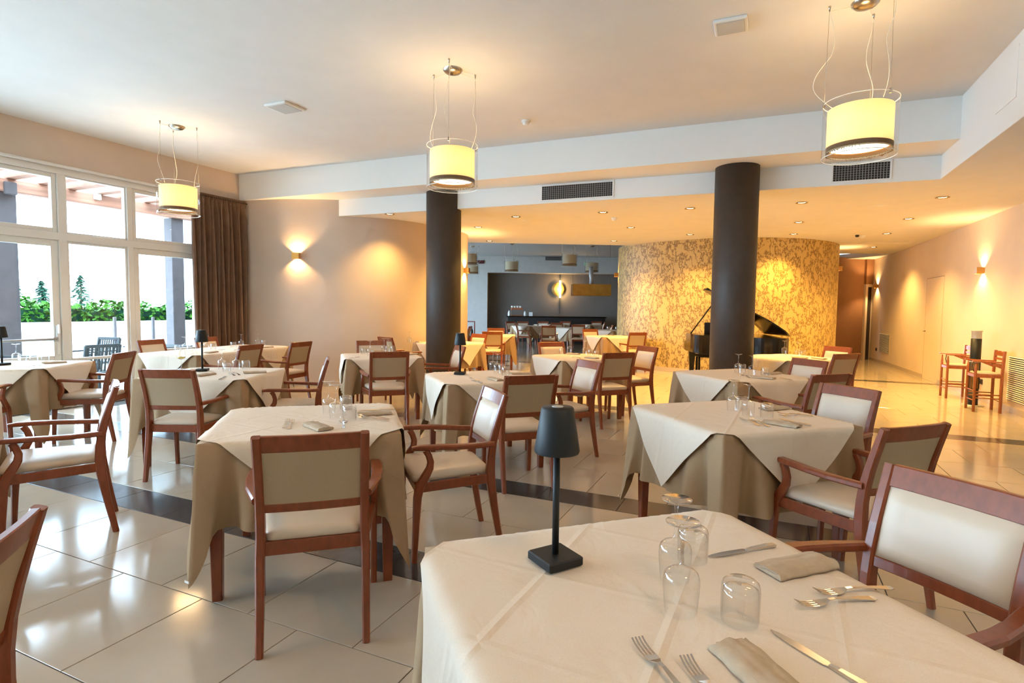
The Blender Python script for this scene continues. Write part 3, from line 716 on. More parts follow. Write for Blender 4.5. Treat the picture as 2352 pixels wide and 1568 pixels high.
table('T4', -0.20, 5.95, 45.0, D_['T4'], 3, 1)
table('T5', 0.31, 8.58, 45.0, D_['T5'], 0, 2, 1)
table('T6', -2.22, 7.03, 46.0, D_['T6'], 1, 2, 1)
table('T7', -2.33, 4.56, 45.0, D_['T7'], 2, 1, 2)
table('T8', -4.49, 5.86, 44.0, D_['T8'], 3, 0, 1)
table('T9', -5.20, 8.74, 69.0, D_['T9'], 0, 1, 2)
table('T10', -4.62, 3.57, 24.0, D_['T10'], 1, 0, 3)
d10 = Vector((math.cos(R_(100)), math.sin(R_(100)), 0))
table('T11a', -7.05-d10.x*0.475+0.03, 5.53-d10.y*0.475, 100.0, D_['T11a'], 2, 2)
table('T11b', -7.05+d10.x*0.475+0.03, 5.53+d10.y*0.475, 100.0, D_['T11b'], 3, 1)
table('T12', -6.90, 3.10, 33.0, D_['T12'], 0, 0, 2)
table('T13', -5.75, 11.75, 25.0, D_['T13'], 2, 2, 3)
table('T14', -3.29, 12.93, 45.0, D_['T14'], 3, 1, 2)
table('T15', -4.32, 1.27, 60.0, D_['T15'], 1, 2, 2)
# sewn laundry labels on two cloth corners
def pixel(w):
    v = w-Vector((0, 0, EYE)); d = v.dot(fw); return W/2+FPX*v.dot(RT)/d
for uc in (uc2, uc3):
    M = Matrix.Translation(uc.location) @ Matrix.Rotation(uc.rotation_euler[2], 4, 'Z')
    low = sorted((v.co for v in uc.data.vertices if v.co.z < 0.22), key=lambda c: pixel(M @ c))
    c = min(low[:14], key=lambda c: c.z)
    d = Vector((c.x, c.y, 0)).normalized()
    MB().cbox((-0.016, -0.002, -0.005), (0.016, 0.002, 0.005), 0.0008).obj('laundry_tag', 'white_plastic', uc, c+d*0.006+Vector((0, 0, 0.035)), math.atan2(d.y, d.x)+math.pi/2)

# chairs: placed by the upper corners of the back, facing angle in degrees
chair_top((580, 1004), (845, 991), 131, 'armchair nearest the camera, seen squarely from behind, left of centre')
chair_top((1114, 887), (1160, 907), 224, 'armchair turned left at the right side of the table left of centre')
chair_top((1158.6, 865), (1282, 860), 135, 'armless chair seen from behind, directly left of the big black lamp shade', False)
chair_top((321, 848), (446, 850), 114, 'armchair seen from behind before the lamp table left of centre')
cc_ = P(752, 823, 0.893); chair(cc_.x+0.318*math.cos(R_(222)), cc_.y+0.318*math.sin(R_(222)), 222, 'armchair in profile facing left, just left of the front left glasses')
chair_top((849.6, 808), (940.4, 808), 134, 'armchair seen from behind at the table before the left column')
chair_top((664, 786.5), (720, 784), 186, 'armchair seen from behind at the right end of the long table')
chair_top((546, 793.5), (608, 790.4), 190, 'armchair seen from behind in the middle of the long table')
chair_top((311, 781), (380, 779.5), 10, 'chair back against the glass door at the left end of the long table')
chair_top((444, 775), (500, 773.6), 10, 'chair back against the brown curtain')
chair_top((261.5, 812.6), (309, 805.5), 213, 'armchair facing left against the bright window floor')
chair(-3.93, 1.92, 240, 'large armchair in profile at the left edge facing out of frame')
a_, b_ = P(0, 1226, 0.893), P(88, 1163, 0.893); w_ = (b_-a_).normalized()
fc = math.degrees(math.atan2(w_.x, -w_.y)); c_ = b_ - w_*0.21 + Vector((math.cos(R_(fc)), math.sin(R_(fc)), 0))*0.318
chair(c_.x, c_.y, fc, 'chair cut off at the lower left corner, only its back showing')
chair(-6.49, 2.46, 123, 'armchair at the left edge with one arm showing before the window')
chair_top((1884, 880), (2022, 896.6), 226, 'armchair with cream back facing us at the far side of the large right table')
chair_top((2033.6, 986.5), (2169, 969.5), 135, 'armchair with tan back seen from behind at the large right table')
chair_top((2035.6, 1065), (2410, 1157), 227, 'big armchair with cream back cut off by the right edge')
chair_top((1865.6, 861), (1954, 858), 135, 'armchair seen from behind at the table before the right column')
chair_top((1821, 821.7), (1901, 830.6), 225, 'armchair facing us behind the table before the right column')
chair_top((1915, 813), (1976, 812.4), 135, 'chair seen from behind at the yellow table beside the piano')
chair_top((1894.7, 795.4), (1955.5, 797.4), 225, 'chair facing us at the yellow table beside the piano')
chair_top((1232.6, 785.4), (1298, 786), 316, 'chair facing us behind the table between the columns', False)
chair_top((1383, 811), (1461.5, 809.6), 136, 'armless chair seen from behind at the table between the columns', False)
chair_top((1328, 825.5), (1379.3, 833), 228, 'armchair facing left, at the right side of the middle lamp table')
chair_top((1466, 793.6), (1511, 798), 228, 'chair facing left on the yellow floor right of the table between the columns', False)
chair_top((1445.6, 763.5), (1485, 763.5), 130, 'armchair seen from behind against the round gold wall')
chair(-3.80, 13.46, 315, 'chair facing us left of the far yellow table', False)
chair_top((821, 782.3), (884, 782.3), 315, 'chair facing us behind the table before the left column', False)
chair(-5.66, 7.93, 69, 'armchair facing the table half hidden behind the left column')
chair_top((1048, 792), (1067, 796), 226, 'armchair facing left in front of the left column')
chair(-5.14, 9.30, 249, 'yellow-lit chair facing us just right of the left column', False)
chair_top((1110, 761), (1152, 762), 115, 'yellow-lit armchair seen from behind right of the left column')
chair(-6.05, 12.42, 295, 'yellow-lit chair facing us behind the far yellow table', False)
chair_top((1071, 749), (1089, 749), 200, 'chair peeping out right behind the left column', False)

# far room tables and chairs
def ftab(key, px, py, ang, desc, ui, ti):
    p = P(px, py, 0.77); table(key, p.x, p.y, ang, desc, ui, ti)
ftab('F1', 1214, 748, 70, 'dim far table behind the left arm chairs', 0, 1)
ftab('F2', 1309, 752.5, 70, 'dim far table in mid far room', 1, 0)
ftab('F3', 1400, 758, 70, 'dim far table next to the gold wall edge', 2, 2)
ftab('F4', 1350, 745.5, 70, 'dim far table before the black buffet', 3, 1)
ftab('F5', 1263, 745.0, 70, 'dim far table left of the hood', 0, 0)
def fch(px0, px1, py, face, label, arms=False):
    py = max(py, 738.0); chair_top((px0, py), (px1, py), face, label, arms, group='chairs in the dim far room')
fch(1162, 1182, 735, 330, 'leftmost pale chair in the dim far room')
fch(1177, 1193, 741, 20, 'pale far armchair facing right at the left far table', True)
fch(1193, 1209, 737, 300, 'small far chair behind the left far table')
fch(1237, 1258, 733, 290, 'far chair before the left half of the buffet')
fch(1244, 1276.5, 747.5, 110, 'far armchair seen from behind with its right arm showing', True)
fch(1268, 1290, 741.5, 110, 'dark far chair back between two far tables')
fch(1290, 1307, 733, 290, 'far chair before the middle of the buffet')
fch(1315, 1342, 745.5, 290, 'pale far chair facing us in the middle of the far room')
fch(1361, 1380, 733, 290, 'far chair before the right end of the buffet')
fch(1382, 1396, 740, 200, 'dark far chair right of the middle')
fch(1396, 1418, 747, 200, 'orange far chair touching the gold wall edge')

# ================================================================== TABLEWARE
ZI = ZT+0.0085
def wine_mesh(up=False):
    prof = [(0.0325, 0), (0.0330, 0.003), (0.0345, 0.02), (0.0365, 0.045), (0.0375, 0.062), (0.0370, 0.074), (0.034, 0.083), (0.027, 0.0895), (0.016, 0.0935), (0.008, 0.097), (0.0045, 0.104), (0.0036, 0.12), (0.0036, 0.165), (0.006, 0.179), (0.018, 0.1855), (0.0345, 0.1895), (0.0352, 0.1912), (0.0340, 0.1925), (0.0, 0.1930)]
    if up: prof = [(r, 0.1930-z) for r, z in prof][::-1]
    return MB().lathe(prof, 24).mesh('wine_glass', 'drink_glass')
WINE = wine_mesh(); WINEUP = wine_mesh(True)
TUMB = MB().lathe([(0.0360, 0), (0.0365, 0.004), (0.0375, 0.03), (0.0378, 0.06), (0.0372, 0.074), (0.0350, 0.081), (0.030, 0.0855), (0.020, 0.0868), (0.0, 0.087)], 24).lathe([(0.0345, 0.001), (0.0352, 0.03), (0.0355, 0.058), (0.0335, 0.068), (0.024, 0.073), (0, 0.074)], 24).mesh('tumbler', 'drink_glass')
def ribbon(mb, prof, th=0.0016):             # prof: (x along, half width, z); flat bar with thickness
    rs = []
    for x, hw, z in prof: rs.append([(x, -hw, z), (x, hw, z), (x, hw, z+th), (x, -hw, z+th)])
    return mb.rings(rs, False)
def fork_mesh():
    mb = MB(); ribbon(mb, [(0.195, 0.006, 0.001), (0.185, 0.0095, 0.001), (0.14, 0.006, 0.006), (0.09, 0.0035, 0.010), (0.075, 0.004, 0.009), (0.062, 0.011, 0.005), (0.045, 0.0125, 0.003)])
    for i in range(4):
        y0 = -0.0105+0.007*i
        rs = [[(x, y0-0.0016, z), (x, y0+0.0016, z), (x, y0+0.0016, z+0.0016), (x, y0-0.0016, z+0.0016)] for x, z in ((0.046, 0.003), (0.03, 0.003), (0.012, 0.006), (0.0, 0.011))]
        mb.rings(rs, False)
    return mb.mesh('fork', 'steel')
def knife_mesh():
    mb = MB(); ribbon(mb, [(0, 0.001, 0.001), (0.015, 0.006, 0.001), (0.05, 0.0095, 0.001), (0.115, 0.0085, 0.001), (0.122, 0.005, 0.001)])
    rs = [[(x, -w, 0), (x, w, 0), (x, w, h), (x, -w, h)] for x, w, h in ((0.121, 0.004, 0.004), (0.14, 0.005, 0.006), (0.19, 0.008, 0.007), (0.215, 0.008, 0.006), (0.220, 0.005, 0.004))]
    return mb.rings(rs, False).mesh('knife', 'steel')
def spoon_mesh():
    mb = MB(); ribbon(mb, [(0.195, 0.006, 0.001), (0.185, 0.0095, 0.001), (0.14, 0.006, 0.006), (0.075, 0.0035, 0.009), (0.06, 0.006, 0.006)])
    rs = []
    for k in range(7):
        x = 0.062*(1-k/6.0)+0.0; w = 0.021*math.sqrt(max(0.02, 1-((x-0.031)/0.033)**2)); rs.append([(x, w*math.sin(a), 0.006-0.006*math.cos(a)*(w/0.021)) for a in (-1.57, -0.8, 0, 0.8, 1.57)])
    mb.rings(rs, True, False, False)
    return mb.mesh('spoon', 'steel')
FORK, KNIFE, SPOON = fork_mesh(), knife_mesh(), spoon_mesh()
def napkin_mesh(seed):                       # folded linen: layers wrapped round one long side
    r = random.Random(seed); mb = MB(); n = 14; prof = []
    w, h = 0.085, 0.017
    prof = [(-w/2, 0.001), (-w/2+0.002, 0.006)]+[(-w/2+0.006+(w-0.02)*k/8, 0.011+0.006*math.sin(math.pi*k/8)**0.7+0.001*math.sin(k*2+seed)) for k in range(9)] + [(w/2-0.004, 0.012), (w/2, 0.006), (w/2-0.003, 0.001)]
    rs = []
    for i in range(n+1):
        x = -0.095+0.19*i/n; e = 0.0015*math.sin(i*1.3+seed)
        rs.append([(x+0.004*math.sin(j*1.1+seed), y_+e, max(0.0, z*(1+0.10*math.sin(i*0.9+seed)))) for j, (y_, z) in enumerate(prof)])
    mb.rings(rs, True, False)
    for k in (0, n):
        o = len(mb.v); mb.add(rs[k], [tuple(range(len(prof)))])
        # layer edges seen at the open end
    for k in range(3):
        z = 0.003+0.004*k; mb.box((-0.0955, -w/2+0.008+0.003*k, z), (0.0955, w/2-0.010-0.002*k, z+0.0016))
    return mb.mesh('napkin', 'napkin_linen')
NAP = [napkin_mesh(1), napkin_mesh(4)]
ORD = {1: ['the only'], 2: ['left', 'right'], 3: ['left', 'middle', 'right'], 4: ['leftmost', 'second from left', 'third from left', 'rightmost'], 5: ['leftmost', 'second from left', 'middle', 'fourth from left', 'rightmost']}
def lay(key, wine=(), tumb=(), forks=(), knives=(), spoons=(), naps=(), desc=None, g=None):
    ds = desc or D_[key]
    def go(nm, me, items, what, cat, fn):
        items = sorted(items, key=lambda q: q[0])
        for i, it in enumerate(items):
            o = fn(me, it); od = ORD[len(items)][i]
            lab = ('%s on the %s' % (what, ds)) if len(items) == 1 else ('%s, %s one on the %s' % (what, od, ds))
            tag(o, lab, cat, '%ss laid on the tables' % what)
    def up(me, it): return link(me.name.split('.')[0], me, None, P(it[0], it[1], ZI), rng.uniform(0, 6))
    def ln(me, it):
        a = P(it[0], it[1], ZI); b = P(it[2], it[3], ZI); v = b-a
        return link(me.name.split('.')[0], me, None, a+Vector((0, 0, it[4] if len(it) > 4 else 0)), math.atan2(v.y, v.x))
    def np_(me, it):
        a = P(it[0], it[1], ZI); b = P(it[2], it[3], ZI); v = b-a; c = (a+b)/2
        return link('napkin', NAP[int(it[0]) % 2], None, c, math.atan2(v.y, v.x))
    go('wine_glass', WINE, wine, 'upturned wine glass', 'glass', up)
    go('tumbler', TUMB, tumb, 'upturned tumbler', 'glass', up)
    go('fork', FORK, forks, 'steel fork', 'fork', ln); go('knife', KNIFE, knives, 'steel table knife', 'knife', ln); go('spoon', SPOON, spoons, 'steel spoon', 'spoon', ln)
    go('napkin', None, naps, 'folded beige napkin', 'napkin', np_)
# front table: pixel positions of rims, tips and handle ends
lay('T1', wine=[(1563, 1404), (1549, 1330)], tumb=[(1699, 1427), (1590, 1287)],
    forks=[(1832, 1394, 1985, 1377), (1874, 1366, 2022, 1353), (1463, 1476, 1540, 1562), (1574, 1518, 1640, 1600)],
    knives=[(1626, 1279, 1789, 1251), (1770, 1448, 1967, 1567)], naps=[(1757, 1318, 1902, 1288), (1715, 1522, 1800, 1600)])
lay('T2', wine=[(756, 950), (772, 961)], tumb=[(795, 940), (803, 965)], forks=[(661, 966, 645, 996), (672, 968, 655, 998), (828, 956, 912, 964), (824, 961, 905, 968)],
    knives=[(822, 943, 900, 940)], spoons=[(788, 966, 790, 992)], naps=[(708, 973, 752, 990), (826, 953, 892, 949)])
lay('T3', wine=[(1683, 943), (1718, 955)], tumb=[(1703, 940), (1761, 958)], forks=[(1701, 962, 1764, 985), (1724, 964, 1790, 989), (1785, 950, 1841, 954), (1792, 957, 1838, 950)],
    knives=[(1788, 961, 1869, 980)], naps=[(1755, 969, 1838, 982), (1745, 942, 1812, 936)])
lay('T4', wine=[(1695, 856), (1727, 861)], tumb=[(1704, 855), (1757, 863)], forks=[(1704, 862, 1740, 873), (1714, 862, 1752, 872)], knives=[(1790, 866, 1815, 872)], naps=[(1728, 866, 1780, 871), (1760, 860, 1790, 857)])
lay('T5', wine=[(1801, 812), (1832, 817)], tumb=[(1845, 818)], knives=[(1815, 818, 1836, 822)], naps=[(1862, 822, 1900, 826), (1825, 821, 1850, 823)])
lay('T6', wine=[(1308, 810), (1343, 814)], tumb=[(1290, 812.5), (1370, 819), (1356, 816)], forks=[(1313, 820, 1328, 822)], naps=[(1305, 812.5, 1328, 814), (1345, 821, 1374, 824)])
lay('T7', wine=[(1132, 851), (1142, 857)], tumb=[(1153, 856), (1161, 862)], forks=[(1080, 869, 1105, 877)], knives=[(1082, 873, 1100, 878)], naps=[(1122, 868, 1155, 876), (1172, 859, 1218, 858)])
lay('T8', wine=[(850, 816.5), (882, 808.5), (891, 808.5)], tumb=[(836, 813.5), (903, 808)], knives=[(800, 823, 840, 818)], naps=[(935, 815, 955, 813), (860, 807, 880, 806)])
lay('T9', naps=[(950, 786.5, 980, 784)], wine=[(940, 786)])
lay('T10', wine=[(510, 848), (543, 848)], tumb=[(521, 853), (565, 847)], forks=[(537, 857, 555, 863), (528, 858, 546, 866)], knives=[(502, 872, 526, 862)], naps=[(452, 864, 486, 859), (560, 857, 610, 855)])
lay('T11a', wine=[(425, 806), (474, 803)], tumb=[(408, 808), (490, 803), (436, 806)], knives=[(430, 814, 455, 808)], naps=[(472, 811, 498, 808)])
lay('T11b', wine=[(554, 796), (592, 792)], tumb=[(536, 798), (606, 793)], naps=[(600, 798.5, 624, 797)])
lay('T12', wine=[(38, 831)], tumb=[(52, 832), (78, 829), (104, 828)], knives=[(70, 836, 82, 842), (84, 836, 95, 841)], naps=[(98, 835, 150, 832)])
lay('T14', naps=[(1390, 770, 1410, 771)])
for px, py, ds in ((1397, 767.5, 'left one'), (1416, 768, 'right one')):
    tag(link('wine_glass', WINEUP, None, P(px, py, ZI)), 'upright wine glass on the yellow table left of the round gold wall, ' + ds, 'glass', 'upright wine glasses')
wg = link('wine_glass', WINEUP, None, P(417, 848, ZI)); tag(wg, 'upright glass of white wine on the lamp table left of centre', 'glass', 'upright wine glasses')
MB().lathe([(0.0, 0.098), (0.020, 0.102), (0.033, 0.110), (0.0362, 0.124), (0.0, 0.124)], 20).obj('white_wine', 'juice', wg)
# cordless table lamps
def table_lamp():
    t = empty('table_lamp', 'x', 'lamp')
    MB().cbox((-0.050, -0.050, 0), (0.050, 0.050, 0.022), 0.003).obj('base', 'black_metal', t)
    MB().tube([(0, 0, 0.022), (0, 0, 0.30)], 0.0085, 14).obj('pole', 'black_metal', t)
    shd = MB().lathe([(0.054, 0.276), (0.056, 0.282), (0.040, 0.384), (0.037, 0.388), (0.0, 0.388)], 36).lathe([(0.052, 0.278), (0.037, 0.380), (0, 0.380)], 36).obj('shade', 'black_metal', t)
    MB().lathe([(0.014, 0.388), (0.014, 0.3895), (0, 0.3895)], 20).obj('touch_button', 'heater_steel', shd)
    return t
tl_ = table_lamp(); first = True
for px, py, a, lb in ((1275, 1290, 55, 'large black cordless table lamp on the nearest table'), (1056.6, 859, 20, 'black cordless lamp on the middle lamp table before the left column'), (465, 851.5, 40, 'black cordless lamp on the table left of centre'), (5, 838, 10, 'black cordless lamp at the very left edge before the window')):
    o = tl_ if first else copy_tree(tl_); first = False
    p = P(px, py, ZI); o.location = p; o.rotation_euler = (0, 0, R_(a)); tag(o, lb, 'lamp', 'cordless table lamps')

# ================================================================== PENDANT LAMPS
def pendant_mesh(t, lit, H0, s=1.0, seed=0):
    """origin on the ceiling; shade bottom at -H0"""
    r = random.Random(seed); ro, ri = 0.245*s, 0.215*s; zb = -H0; zt = zb+0.40*s
    MB().lathe([(0.095*s, 0), (0.092*s, -0.012), (0.070*s, -0.032), (0.035*s, -0.042), (0, -0.044)], 32).obj('ceiling_rose', 'nickel', t)
    drum = MB().lathe([(ro, zb), (ro, zt)], 48).obj('outer_drum', 'acrylic', t)
    n = 48
    for z in (zt, zb): MB().tube([(ro*math.cos(2*math.pi*i/n), ro*math.sin(2*math.pi*i/n), z) for i in range(n+1)], 0.0028, 6).obj('drum_rim', 'white_plastic', drum)
    MB().lathe([(ri, zb+0.035*s), (ri, zt-0.05*s)], 48).obj('shade', 'shade_fabric', t)
    fr = MB(); m = 150; rs0 = []
    fr.lathe([(ri+0.002, zb+0.045*s), (ri+0.003, zb+0.078*s)], 48); fr.lathe([(ri-0.002, zb+0.078*s), (ri-0.004, zb+0.045*s)], 48)
    for i in range(m):
        a = 2*math.pi*i/m; l = 0.018*r.uniform(0.6, 1.3); a2 = a+0.02
        fr.add([(ri*math.cos(a), ri*math.sin(a), zb+0.046*s), (ri*math.cos(a2), ri*math.sin(a2), zb+0.046*s), ((ri-0.004)*math.cos(a2), (ri-0.004)*math.sin(a2), zb+0.046*s-l), ((ri+0.003)*math.cos(a), (ri+0.003)*math.sin(a), zb+0.046*s-l)], [(0, 1, 2, 3)])
    fr.obj('fringe', 'fringe_brown', t)
    MB().lathe([(ri-0.012, zb+0.075*s), (ri-0.012, zb+0.079*s), (0, zb+0.079*s)], 40).lathe([(ri-0.012, zb+0.075*s), (0, zb+0.074*s)], 40).obj('diffuser', 'opal_disc' if lit else 'white_plastic', t)
    for k in range(3):
        a = R_(35+120*k+seed*17); c, s_ = math.cos(a), math.sin(a)
        hx, hy = 0.235*s*c*1.0, 0.235*s*s_*1.0
        MB().lathe([(0.010*s, 0), (0.009*s, -0.01), (0.004*s, -0.038*s), (0, -0.038*s)], 12, (hx, hy, 0)).obj('ceiling_hook', 'nickel', t)
        MB().tube([(hx, hy, -0.02), (ro*c, ro*s_, zt-0.01)], 0.0013, 5).obj('suspension_wire', 'wire_grey', t)
        MB().cbox((-0.008, -0.006, -0.022), (0.008, 0.006, 0.012), 0.001).obj('clip', 'nickel', drum, (ro*c, ro*s_, zt), a)
        # electric cord: from the rose to the hook, then slack loop to the shade top
        n = 26; pts = [(0.05*s*c, 0.05*s*s_, -0.012), (0.14*s*c, 0.14*s*s_, -0.028), (hx*0.97, hy*0.97, -0.035)]; wob = r.uniform(0.6, 1.0); sg = -1 if k == 1 else 1
        for i in range(1, n+1):
            u = i/n; z = -0.04 - (H0-0.40*s-0.04+0.03*s)*u
            bulge = 0.075*wob*math.sin(u*math.pi*2.0)*sg*(0.35+0.65*u) + 0.08*s*max(0, math.sin(max(0, u-0.45)/0.55*math.pi))*1.0
            rad = 0.235*s*(1-u)+ (0.19*s)*u + bulge; tw = 0.35*math.sin(u*5+k)*u*(1-u)*2
            pts.append((rad*math.cos(a+tw), rad*math.sin(a+tw), z))
        MB().tube(pts, 0.0024*s, 6).obj('cord', 'cord_white', t)
    if lit:
        MB().lathe([(0, 0.05), (0.022, 0.045), (0.034, 0.015), (0.030, -0.02), (0.014, -0.045), (0.0, -0.045)], 16, (0, 0, zb+0.20*s)).obj('bulb', 'bulb_glow', t)
for i, (px, py, lb) in enumerate(((406, 290, 'lit drum pendant lamp before the window wall'), (1040, 160, 'lit drum pendant lamp in front of the left column'), (1988, 5, 'largest lit drum pendant lamp at upper right'))):
    p = P(px, py, ZC); t = empty('pendant_lamp', lb, 'lamp', (p.x, p.y, ZC), 0, 'lit drum pendant lamps')
    pendant_mesh(t, True, ZC-2.555, 1.0, i)
    lamp('POINT', 'pendant_light', (0, 0, -(ZC-2.555)+0.235), P_PENDANT, WARM, t, 0.045)
    lamp('SPOT', 'pendant_downlight', (0, 0, -(ZC-2.555)+0.065), P_PENDANT*3.6, WARM, t, 0.16, None, 150, 0.6)
for i, (x, yy) in enumerate(((-6.9, 0.75), (-2.85, 0.75), (0.6, 0.75))):  # second pendant row added out of view to warm the nearest table
    t = empty('pendant_lamp', 'added lit drum pendant lamp, unseen overhead, %s' % ('left', 'middle', 'right')[i], 'lamp', (x, yy, ZC), 0, 'lit drum pendant lamps')
    pendant_mesh(t, True, ZC-2.555, 1.0, i+5)
    lamp('POINT', 'pendant_light', (0, 0, -(ZC-2.555)+0.235), P_PENDANT, WARM, t, 0.045)
    lamp('SPOT', 'pendant_downlight', (0, 0, -(ZC-2.555)+0.065), P_PENDANT*3.6, WARM, t, 0.16, None, 150, 0.6)
for i, (px, py, D, lb) in enumerate(((1175, 625, 19.5, 'unlit grey drum pendant in the far room, left of the gold wall lamp'), (1308, 612, 17.5, 'unlit grey drum pendant nearest the far hood'), (1359, 627, 20.0, 'unlit grey drum pendant directly above the brass hood'), (1079, 609, 18.0, 'unlit drum pendant cut by the left column, upper one'), (1084, 630, 20.5, 'unlit drum pendant cut by the left column, lower one'))):
    p = atdepth(px, py, D); t = empty('pendant_lamp', lb, 'lamp', (p.x, p.y, ZC-0.02), 0, 'unlit far drum pendants')
    pendant_mesh(t, False, ZC-0.02-p.z, 1.03, i+9)

# ================================================================== DOWNLIGHTS AND CEILING FITTINGS
dm = {}
def downlight():
    t = empty('downlight', 'x', 'light')
    MB().lathe([(0.055, 0.03), (0.060, 0.0), (0.078, -0.002), (0.082, -0.006), (0.080, -0.008), (0.060, -0.006), (0.048, 0.02)], 28).obj('ring', 'nickel', t)
    MB().lathe([(0.045, 0.0), (0.030, 0.012), (0, 0.014)], 20).obj('bulb', 'spot_glow', t)
    return t
dl = downlight(); first = True
for i, (px, py, on, lb) in enumerate(((895, 491, 1, 'left of the left column'), (1098, 521, 1, 'just right of the left column'), (1185, 497, 1, 'nearest left of the black vent grille'), (1385, 487, 1, 'below the black vent grille'), (1124, 553, 1, 'at the edge of the far room, left one'), (1449, 522, 1, 'above the left half of the gold wall'), (1410, 553, 1, 'at the far room edge by the gold wall'),
        (1585, 478, 1, 'close left of the right column'), (1585, 538, 1, 'over the gold wall left of the right column'), (1842, 465, 1, 'below the big pendant lamp'), (1835, 510, 1, 'right of the right column'), (1823, 537, 1, 'over the gold wall right of the right column'), (2165, 453, 1, 'nearest the right wall'), (2087, 502, 1, 'midway along the right wall'), (2037, 536, 1, 'further along the right wall'), (2006, 567, 1, 'deepest in the corridor'))):
    o = dl if first else copy_tree(dl); first = False
    p = P(px, py, ZL); o.location = (p.x, p.y, ZL-0.001); tag(o, 'round recessed ceiling downlight ' + lb, 'light', 'recessed downlights')
    lamp('SPOT', 'downlight_beam', (0, 0, -0.012), P_SPOT, GOLD, o, 0.035, None, 118, 0.75)
for px, py, z, lb in ((1210, 507, ZL, 'blank white round disc in the low ceiling right of the left column'), (2025, 471, ZL, 'blank white round disc in the low ceiling near the right wall')):
    tag(MB().lathe([(0.075, 0), (0.075, -0.004), (0.06, -0.008), (0, -0.009)], 28).obj('blanking_disc', 'white_plastic', None, P(px, py, z)), lb, 'disc')
for px, py, z, lb in ((1208, 277, ZC, 'white smoke detector on the main ceiling above the beam'), (1411, 500, ZL, 'small white smoke detector under the low ceiling'), (1981, 541, ZL, 'small white smoke detector near the corridor')):
    t = empty('smoke_detector', lb, 'detector', P(px, py, z))
    MB().lathe([(0.055, 0), (0.055, -0.012), (0.045, -0.022)], 24).obj('base', 'white_plastic', t); MB().lathe([(0.040, -0.02), (0.038, -0.045), (0.02, -0.052), (0, -0.053)], 24).obj('sensor_head', 'white_plastic', t)
tag(MB().lathe([(0.035, 0), (0.035, -0.02), (0.028, -0.04), (0, -0.045)], 20).obj('motion_sensor', 'black_matt', None, P(1969, 539.5, ZL)), 'tiny dark dome sensor beside the corridor smoke detector', 'sensor')
def ceil_panel(px, py, s, rz, lb):
    t = empty('ceiling_speaker', lb, 'speaker', P(px, py, ZC), R_(rz))
    MB().cbox((-s, -s, -0.025), (s, s, 0), 0.006).obj('housing', 'white_plastic', t); MB().cbox((-s*0.82, -s*0.82, -0.030), (s*0.82, s*0.82, -0.0245), 0.004).obj('grille', 'wall_grey', t)
ceil_panel(1679, 56, 0.125, 0, 'square white ceiling speaker left of the largest pendant'); ceil_panel(655, 245, 0.16, 0, 'flat white ceiling speaker left of the middle pendant')
hp = [P(px, py, ZL) for px, py in ((1970, 559), (1990, 555), (2098, 554.5), (2088, 560))]
mb = MB().prism([(p.x, p.y) for p in hp], ZL-0.008, ZL-0.001); tag(mb.obj('ceiling_hatch', 'white_plastic'), 'flat white access panel in the corridor ceiling', 'panel')
# ventilation grilles in the stepped beam
SD = Vector((SB[0]-SA[0], SB[1]-SA[1], 0)).normalized(); SN = Vector((SD.y, -SD.x, 0)); SANG = math.atan2(SD.y, SD.x)
def face_pt(px, py):
    d = ray(px, py); t = (SA[0]*SN.x+SA[1]*SN.y)/(d.x*SN.x+d.y*SN.y); return Vector((d.x*t, d.y*t, EYE+d.z*t))
for (x0, y0, x1, y1, lb) in ((1243, 430, 1410, 431, 'wide black slotted air grille in the beam between the columns'), (1910, 389, 2048, 390, 'black slotted air grille in the beam behind the largest pendant')):
    a, b = face_pt(x0, y0), face_pt(x1, y1); L = (b-a).length; c = (a+b)/2; hh = 0.098; zc = (ZL+ZS)/2+0.01
    t = empty('air_grille', lb, 'vent', (c.x, c.y, zc), SANG)
    fr = MB(); fr.cbox((-L/2, -0.014, -hh-0.018), (L/2, -0.001, -hh), 0.002); fr.cbox((-L/2, -0.014, hh), (L/2, -0.001, hh+0.018), 0.002); fr.cbox((-L/2, -0.014, -hh), (-L/2+0.02, -0.001, hh), 0.002); fr.cbox((L/2-0.02, -0.014, -hh), (L/2, -0.001, hh), 0.002)
    fr.obj('frame', 'beam_paint', t); MB().box((-L/2+0.02, -0.004, -hh), (L/2-0.02, -0.002, hh)).obj('cavity', 'vent_dark', t)
    ba = MB(); n = int(L/0.032)
    for i in range(1, n): x = -L/2+0.02+(L-0.04)*i/n; ba.box((x-0.003, -0.012, -hh), (x+0.003, -0.005, hh))
    for i in range(1, 7): z = -hh+2*hh*i/7; ba.box((-L/2+0.02, -0.0075, z-0.0018), (L/2-0.02, -0.005, z+0.0018))
    tag(ba.obj('louvre_bars', 'vent_bar', t), kind='stuff')

# ================================================================== WALL LAMPS
def sconce(p, n, lb, power=P_SCONCE, mat='brass', s=1.0, lit=True):
    a = math.atan2(n.y, n.x) - math.pi/2      # local +y away from the wall
    t = empty('wall_lamp', lb, 'lamp', (p.x, p.y, p.z), a, 'brass box wall lamps')
    w, h, d = 0.060*s, 0.052*s, 0.105*s
    sh = MB(); sh.box((-w, d-0.004, -h), (w, d, h)).box((-w, 0.012, -h), (-w+0.004, d-0.004, h)).box((w-0.004, 0.012, -h), (w, d-0.004, h)).box((-w+0.004, 0.0, -h*0.8), (w-0.004, 0.012, h*0.8))
    sh.obj('shade', mat, t)
    MB().tube([(-0.032*s, 0.05*s, 0), (0.032*s, 0.05*s, 0)], 0.011*s, 10).obj('bulb', 'bulb_glow' if lit else 'white_plastic', t)
    if lit:
        lamp('SPOT', 'uplight', (0, 0.055*s, 0.015), power, WARM, t, 0.018, (math.pi, 0, 0), 125, 0.6)
        lamp('SPOT', 'downlight_beam', (0, 0.055*s, -0.015), power, WARM, t, 0.018, None, 125, 0.6)
